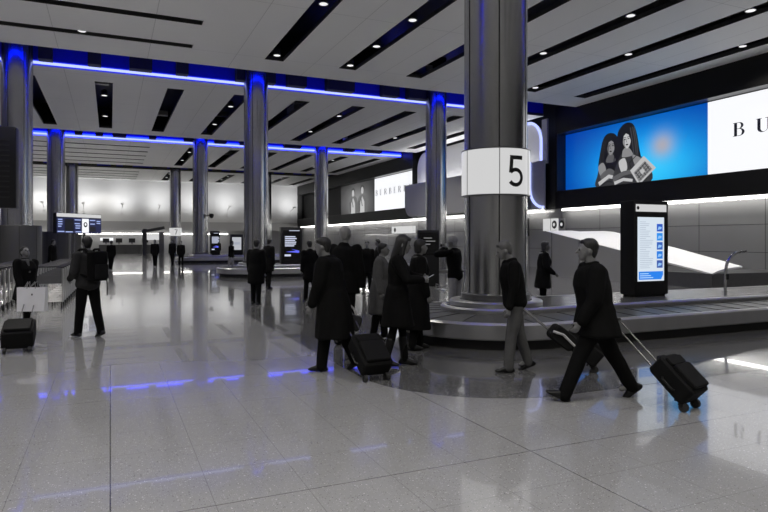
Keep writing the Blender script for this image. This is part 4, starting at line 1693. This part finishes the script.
    if hem < hipz / 1 - .12:
        ks = []
        for hj, k, an, b in joints:
            f = (hj.z - hz) / max(hj.z - k.z, .01)
            q = hj + (k - hj) * f if f <= 1 else k + (an - k) * ((k.z - hz) / max(k.z - an.z, .01))
            ks.append(q)
        y0, y1 = min(q.y for q in ks), max(q.y for q in ks)
        fl = 0.02 if not woman else 0.05
        pr.append(np.concatenate([E(tp(0, 0, .10), ((.160 * sw / s + inf) * s, (.112 + inf) * s, .08 * s), rotT, 120),
                                  E(tp(0, 0, -.03), ((.172 * sw / s + inf) * s, (.122 + inf) * s, .06 * s), rotT, 120),
                                  E((0, (y0 + y1) / 2, hz + .02 * s), ((.195 + fl) * s * bulk, (y1 - y0) / 2 + (.125 + fl) * s, .02 * s), None, 120)]))
    else:
        pr.append(E(tp(0, 0, .0), ((.166 * sw / s + inf) * s, (.116 + inf) * s, .10 * s), rotT, 120))
    for sd, S, el, wr in A:
        pr += [C(S, (.064 + inf * .45) * s, el, (.050 + inf * .45) * s, 70), C(el, (.050 + inf * .45) * s, wr - (wr - el).normalized() * .015 * s, (.040 + inf * .25) * s, 70)]
    # collar
    pr.append(np.concatenate([E(tp(0, -.012, .485), (.125 * s, .095 * s, .03 * s), rotT), E(tp(0, -.02, .575), (.072 * s, .074 * s, .014 * s), rotT)]))
    if bag == 'hood':
        pr.append(E(tp(0, -.10, .50), (.11 * s, .07 * s, .08 * s), rotT))
    blob('coat' if hem < .75 else 'jacket', pr, vox * 1.2, FAB[coat], t, 4, 0.016 * s if det >= 2 else 0.0, 8.0)
    if scarf:
        pr = []
        for q in range(10):
            a0, a1 = 2 * PI * q / 10, 2 * PI * (q + 1) / 10
            pr.append(C(tp(.085 * math.cos(a0), -.01 + .085 * math.sin(a0), .535), .030 * s, tp(.085 * math.cos(a1), -.01 + .085 * math.sin(a1), .535), .030 * s))
        pr.append(C(tp(.03, .10, .52), .03 * s, tp(.035, .150, .30), .035 * s))
        blob('scarf', pr, vox * 1.2, FAB[scarf], t, 3)
    # ---- hair
    if style != 'bald':
        cap = [np.concatenate([E(hpnt(0, -.024, .042), (.085 * s, .098 * s, .092 * s), rotH, 120)])]
        if style == 'short':
            cap.append(np.concatenate([E(hpnt(0, -.06, .0), (.074 * s, .05 * s, .07 * s), rotH), E(hpnt(0, -.055, -.06), (.058 * s, .035 * s, .03 * s), rotH)]))
            cap.append(E(hpnt(0, .040, .088), (.058 * s, .034 * s, .026 * s), rotH))
        elif style == 'long':
            cap.append(np.concatenate([E(hpnt(0, -.045, .03), (.090 * s, .075 * s, .08 * s), rotH), E(hpnt(0, -.065, -.14), (.092 * s, .050 * s, .06 * s), rotH), E(tp(0, -.10, .40), (.095 * s, .035 * s, .06 * s), rotT)]))
            for sd in (-1, 1):
                cap.append(C(hpnt(sd * .066, .025, .05), .028 * s, hpnt(sd * .074, .015, -.14), .030 * s))
            cap.append(E(hpnt(0, .050, .088), (.060 * s, .034 * s, .022 * s), rotH))
        elif style == 'bob':
            cap.append(np.concatenate([E(hpnt(0, -.04, .03), (.092 * s, .075 * s, .08 * s), rotH), E(hpnt(0, -.05, -.08), (.085 * s, .05 * s, .03 * s), rotH)]))
            cap.append(E(hpnt(0, .050, .088), (.060 * s, .034 * s, .022 * s), rotH))
        elif style == 'cap':
            cap = [E(hpnt(0, -.012, .050), (.094 * s, .110 * s, .088 * s), rotH, 120), C(hpnt(-.04, .085, .055), .014 * s, hpnt(.04, .085, .055), .014 * s), E(hpnt(0, -.06, -.03), (.07 * s, .045 * s, .06 * s), rotH)]
        blob('cap' if style == 'cap' else 'hair', cap, vox, HAIR[hair] if style != 'cap' else FAB['light' if hair == 'pale' else 'char'], t, 3, 0.006 * s if det >= 2 else 0, 22)
    rotZ = Matrix.Rotation(rz, 4, 'Z')
    loc4 = Matrix.Translation(V((pos[0], pos[1], 0.003)))
    M4 = loc4 @ rotZ
    PEOPLE[key] = dict(root=t, M=M4, hands=[M4 @ (a[3] + (a[3] - a[2]).normalized() * .085 * s) for a in A], tp=lambda a, b, c: M4 @ tp(a, b, c), rz=rz, s=s, fwd=Vector((fx, fy, 0)))
    return t


# --- foreground
person('strider', 596, 6.35, 272, 1.74, 'person in a long dark coat striding left across the foreground, pulling a case',
       legs=((27, 6), (-27, 6)), arms=(((-.22, .22, .83), None), ((.24, -.30, .74), (.4, -.6, .4))), lean=6, coat='black', hem=.66, trousers='black', hair='dark', style='short', det=3, bulk=1.4)
person('greytrousers', 515, 7.7, 268, 1.66, 'person in a black jacket and grey trousers looking down, walking left before the carousel',
       legs=((9, 4), (-11, 8)), arms=(((-.24, .14, .80), None), ((.24, -.16, .78), None)), lean=7, head=(-22, 0), coat='black', hem=.84, trousers='mid', hair='grey', style='short', det=3, bulk=1.1)
person('phone', 397, 8.0, 95, 1.72, 'person with long dark hair in a knee length black coat looking at a phone',
       legs=((8, 4), (-6, 8)), arms=(((-.10, .34, 1.17), (-1, -.4, -.6)), ((.08, .34, 1.15), (1, -.4, -.6))), lean=2, head=(-14, 0), coat='black', hem=.52, trousers='black', hair='dark', style='long', det=3, woman=True, shoe='boot')
person('companion', 417, 9.2, 78, 1.66, 'person in a long flared black coat close behind the phone user',
       legs=((5, 3), (-5, 6)), arms=(((-.20, .16, .82), None), ((.24, .12, .82), None)), coat='black', hem=.32, trousers='black', hair='dark', style='bob', det=2, woman=True, bulk=1.15, scarf='mid')
person('greycoat', 380, 10.2, 100, 1.60, 'person in a mid grey coat mostly hidden behind the phone user',
       legs=((5, 3), (-5, 6)), coat='mid', hem=.45, trousers='black', hair='dark', style='short', det=2, woman=True, bulk=1.15)
person('coatcase', 333, 7.75, 280, 1.70, 'broad person in a long black coat walking left with a black wheeled case',
       legs=((10, 4), (-14, 12)), arms=(((-.24, .22, .86), None), ((.26, -.10, .74), None)), lean=9, head=(-8, 0), coat='black', hem=.42, trousers='black', hair='dark', style='short', det=3, bulk=1.5)
person('tallback', 344, 9.6, 20, 1.86, 'tall person with pale cropped hair and black coat behind the broad coated person',
       legs=((3, 3), (-4, 4)), coat='black', hem=.75, trousers='black', hair='pale', style='short', det=2, bulk=1.15, arms=(((-.26, .06, .84), None), ((.28, .06, .84), None)))
person('bagholder', 27, 10.9, 120, 1.56, 'person with head tilted back carrying a white paper bag at the left edge',
       legs=((-14, 4), (22, 14)), arms=(((-.20, -.16, .80), None), ((.20, .16, .80), None)), lean=-4, head=(26, 0), coat='black', hem=.66, trousers='black', hair='dark', style='short', det=3, woman=True, scarf='mid', bulk=1.15)
person('backpacker', 88, 10.45, 300, 1.72, 'person in dark jacket with a backpack standing under the information screen',
       legs=((10, 4), (-12, 6)), arms=(((-.20, .20, 1.0), None), ((.24, .14, .95), None)), lean=2, head=(4, 10), coat='dark', hem=.80, trousers='black', hair='dark', style='short', det=3, bulk=1.2)
# --- middle distance
person('pairleft', 256, 15.6, 15, 1.66, 'left person of the dark pair chatting by the middle carousel', legs=((4, 3), (-4, 4)), coat='black', hem=.55, trousers='black', det=1, bulk=1.15)
person('pairright', 268.5, 20.6, 40, 1.70, 'right person of the dark pair, standing further back by the middle carousel', legs=((4, 3), (-4, 4)), coat='black', hem=.60, trousers='black', det=1, bulk=1.1)
person('edge', 310, 16.5, 330, 1.64, 'person in dark clothes half hidden left of the broad coated person', legs=((6, 3), (-6, 6)), coat='black', hem=.60, trousers='black', det=1)
person('midleft', 367, 19.5, 180, 1.62, 'left of two people facing each other behind the phone user', legs=((4, 3), (-4, 4)), coat='black', hem=.65, trousers='black', det=1)
person('midright', 379, 20.5, 260, 1.68, 'right of two people standing behind the phone user', legs=((4, 3), (-4, 4)), coat='char', hem=.70, trousers='black', det=1)
person('capperson', 455, 12.7, 300, 1.72, 'person in a pale cap and light jeans behind the near carousel, hands raised',
       legs=((4, 3), (-4, 4)), arms=(((-.06, .24, 1.50), (-1, -.1, -.6)), ((.06, .24, 1.50), (1, -.1, -.6))), coat='black', hem=.86, trousers='light', hair='pale', style='cap', det=2, bulk=1.1)
person('scarfperson', 543, 13.6, 90, 1.62, 'person with a pale scarf behind the carousel, right of the number 5 column',
       legs=((4, 3), (-4, 4)), coat='char', hem=.62, trousers='black', hair='grey', style='bob', det=2, woman=True, scarf='light', bulk=1.15, arms=(((-.22, .1, .85), None), ((.20, .22, .98), None)))
person('island', 231, 30.3, 100, 1.62, 'person in a dark coat and pale trousers at the tip of the middle carousel', legs=((8, 3), (-8, 6)), coat='black', hem=.75, trousers='light', det=1, loc=W(231, 30.3))
# --- far
for k, (px, d_, th, h_, lab) in enumerate((
        (111, 33.5, 0, 1.62, 'distant person in dark clothes standing alone right of the backpack person'),
        (155, 37.5, 180, 1.68, 'distant person alone before the dark canopy'),
        (172.5, 38.5, 200, 1.70, 'left of the two distant people below the number 7'),
        (181, 38.5, 160, 1.60, 'right of the two distant people below the number 7'),
        (52, 26.0, 90, 1.68, 'distant dark figure beyond the trolley rows between two clad columns'),
        (218, 50.0, 150, 1.65, 'tiny distant person right of the slim totem'))):
    person('far%d' % k, px, d_, th, h_, lab, None, ((8, 3), (-8, 6)), coat='black', hem=.70, trousers='black', det=0 if d_ > 45 else 1)


# ------------------------------------------------------------------ luggage
def wheeled_case(name_label, wheel, heading, tilt, Lb, Wd, Th, handle, fabric='black', cat='suitcase', top=None):
    """wheel: ground point; heading: horizontal direction from wheels to handle; tilt: angle of the case above the floor"""
    hd = Vector((heading[0], heading[1], 0)).normalized()
    rz = math.atan2(hd.y, hd.x)
    t = thing('wheeled_suitcase', name_label, cat, (wheel[0], wheel[1], 0.003), rz)
    rot = Matrix.Rotation(-tilt, 3, 'Y')

    def q(a, b, c):
        """a along the case, b across, c out of its top face"""
        return rot @ Vector((a, b, c)) + Vector((0, 0, 0.045))
    fb = mat('case_cloth_%s' % fabric, {'black': 0.006, 'char': 0.012}[fabric], 0.7, 0, .2, 20, .3, 200, spec=0.12)
    MB().rbox(q(Lb / 2 + .02, 0, Th / 2), (Lb, Wd, Th), .045, rot, 5, 2).build('shell', fb, t)
    MB().rbox(q(Lb * .42, 0, Th + .02), (Lb * .62, Wd * .82, .05), .022, rot, 4, 2).build('front_pocket', fb, t)
    MB().rbox(q(Lb * .85, 0, Th + .012), (Lb * .2, Wd * .8, .03), .014, rot, 4, 2).build('top_pocket', fb, t)
    for sd in (-1, 1):
        MB().tube([q(0.0, sd * (Wd / 2 - .05) - .018, -.005), q(0.0, sd * (Wd / 2 - .05) + .018, -.005)], .045, 16).build('wheel', M_TIRE, t)
        MB().box(q(.03, sd * (Wd / 2 - .05), -.004), (.05, .05, .03), rot).build('wheel_bracket', M_BLACKPL, t, False)
        if handle:
            MB().tube([q(Lb, sd * .075, .012), q(Lb + handle, sd * .075, .012)], .009, 8).build('handle_rod', M_DKSTEEL, t)
    if handle:
        MB().tube([q(Lb + handle, -.10, .012), q(Lb + handle + .012, 0, .012), q(Lb + handle, .10, .012)], .017, 8).build('grip', M_BLACKPL, t)
    MB().tube([q(Lb + .02, -.10, Th * .6), q(Lb + .055, -.06, Th * .6), q(Lb + .055, .06, Th * .6), q(Lb + .02, .10, Th * .6)], .012, 8).build('carry_handle', M_BLACKPL, t)
    MB().tube([q(.02 + Lb * .3, Wd / 2 + .004, Th * .35), q(.02 + Lb * .34, Wd / 2 + .03, Th * .35), q(Lb * .66, Wd / 2 + .03, Th * .35), q(Lb * .7, Wd / 2 + .004, Th * .35)], .010, 8).build('side_handle', M_BLACKPL, t)
    for sd in (-1, 1):
        MB().tube([q(.1, sd * (Wd / 2 - .06), 0.0), q(.1, sd * (Wd / 2 - .06), -.03)], .012, 8).build('foot', M_BLACKPL, t)
    return t


def pull_case(key, hand, wheel_px, wheel_y, Lb, Wd, Th, label, fabric='black', **kw):
    d = EYE * FPX / (wheel_y - 240)
    w = Vector(W(wheel_px, d) + (0.048,))
    h = PEOPLE[key]['hands'][hand]
    dv = h - w
    hor = Vector((dv.x, dv.y, 0))
    tilt = math.atan2(dv.z, hor.length)
    return wheeled_case(label, w, hor, tilt, Lb, Wd, Th, max(dv.length - Lb, .12), fabric, **kw)


pull_case('strider', 1, 690, 410, .45, .34, .20, 'black wheeled cabin case trailing behind the striding person')
pull_case('greytrousers', 1, 594, 371, .48, .36, .22, 'dark wheeled case pulled by the person in grey trousers', 'char')
pull_case('coatcase', 1, 376, 381, .50, .38, .20, 'black wheeled case pulled by the broad coated person')
pull_case('bagholder', 0, 17, 353, .54, .42, .26, 'black wheeled case standing in front of the person with the white bag')

# bag resting on the dark wheeled case
hnd = PEOPLE['greytrousers']['hands'][1]
t = thing('travel_bag', 'small dark bag with pale trim strapped on the grey trousered person\'s case', 'bag', W(562, 7.62) + (0.33,), -YAW)
MB().rbox((0, 0, 0.11), (.34, .22, .20), .06, Matrix.Rotation(R(38), 3, 'Y'), 5, 1).build('bag_body', FAB['char'], t)
MB().tube([(-.14, -.115, .20), (-.02, -.13, .16), (.12, -.12, .02)], .016, 6).build('strap', FAB['pale'], t)

# white paper shopping bag
hb = PEOPLE['bagholder']['hands'][1]
d_ = 10.6
bx_, by_ = W(32.5, d_)
t = thing('paper_bag', 'white paper shopping bag held by the person looking up', 'bag', (bx_, by_, 0.42), -YAW + R(4))
zt, zb = .41, 0.0
wb, wt, db, dt = .225, .24, .07, .045
vs = [(-wb, -db, zb), (wb, -db, zb), (wb, db, zb), (-wb, db, zb), (-wt, -dt, zt), (wt, -dt, zt), (wt, dt, zt), (-wt, dt, zt)]
mb = MB().add(vs, [(3, 2, 1, 0), (0, 1, 5, 4), (1, 2, 6, 5), (2, 3, 7, 6), (3, 0, 4, 7)])
mb.build('bag_body', mat('white_paper', 0.85, 0.6, 0, 0.08, 6, 0.25, 12), t, False)
lh = Matrix.Translation(Vector((bx_, by_, .42))) @ Matrix.Rotation(-YAW + R(4), 4, 'Z')
hl = lh.inverted() @ hb
for yy in (-dt, dt):
    MB().tube([(-.07, yy, zt - .02), (-.06, yy * .8, zt + .10), (hl.x - .02, hl.y, hl.z), (hl.x + .02, hl.y, hl.z), (.06, yy * .8, zt + .10), (.07, yy, zt - .02)], .006, 6).build('cord_handle', FAB['light'], t)
MB().box((.02, -.060, .29), (.022, .004, .03), Matrix.Rotation(R(-4), 3, 'X')).build('emblem', M_INK, t, False)

# phone
h0 = PEOPLE['phone']['hands']
pm = (h0[0] + h0[1]) / 2 + PEOPLE['phone']['fwd'] * .015
t = thing('phone', 'phone held in both hands by the long haired person', 'phone', (pm.x, pm.y, pm.z - .01), PEOPLE['phone']['rz'])
MB().rbox((0, .01, .03), (.075, .15, .010), .012, Matrix.Rotation(R(30), 3, 'X')).build('case', M_BLACKPL, t)
MB().box((0, .007, .0355), (.066, .135, .002), Matrix.Rotation(R(30), 3, 'X')).build('screen', glow('phone_screen', (.6, .62, .7), .6), t, False)

# backpack
p = PEOPLE['backpacker']
o = p['tp'](0, -.265, .06)
t = thing('backpack', 'black backpack worn by the person under the information screen', 'backpack', tuple(o), p['rz'])
MB().rbox((0, 0, .24), (.32, .20, .50), .07, None, 6, 2).build('pack_body', FAB['black'], t)
MB().rbox((0, -.115, .15), (.24, .07, .24), .03, None, 5, 2).build('front_pocket', FAB['char'], t)
for sd in (-1, 1):
    MB().tube([(sd * .11, .08, .46), (sd * .125, .15, .52), (sd * .135, .27, .515), (sd * .15, .43, .43), (sd * .165, .445, .28), (sd * .17, .36, .14), (sd * .15, .08, .06)], .022, 8).build('shoulder_strap', FAB['black'], t)
MB().tube([(.1, -.09, .03), (.11, -.11, -.12), (.11, -.10, -.26)], .010, 6).build('loose_strap', FAB['black'], t)

# bag hanging at the broad person's side
p = PEOPLE['coatcase']
hh = p['hands'][1]
t = thing('handbag', 'dark handbag with pale straps at the broad coated person\'s hip', 'bag', (hh.x + .02, hh.y - .12, hh.z - .26), -YAW)
MB().rbox((0, 0, .10), (.34, .12, .20), .04, Matrix.Rotation(R(14), 3, 'Y'), 5, 1).build('bag_body', mat('handbag_leather', .016, .35), t)
for yy in (-.035, .035):
    MB().tube([(-.12, yy, .22), (-.08, yy, .30), (.0, yy * .3, .33), (.07, yy, .26), (.11, yy, .16)], .010, 6).build('strap', FAB['light'], t)

# compact camera held by the person in the pale cap
p = PEOPLE['capperson']
h0 = (p['hands'][0] + p['hands'][1]) / 2
t = thing('camera', 'small camera held up by the person in the pale cap', 'camera', tuple(h0 + Vector((0, 0, -.02))), p['rz'])
MB().rbox((0, .02, .04), (.13, .05, .08), .012).build('camera_body', M_DKSTEEL, t)
MB().tube([(0, .04, .04), (0, .10, .04)], .032, 14).build('lens', M_BLACKPL, t)
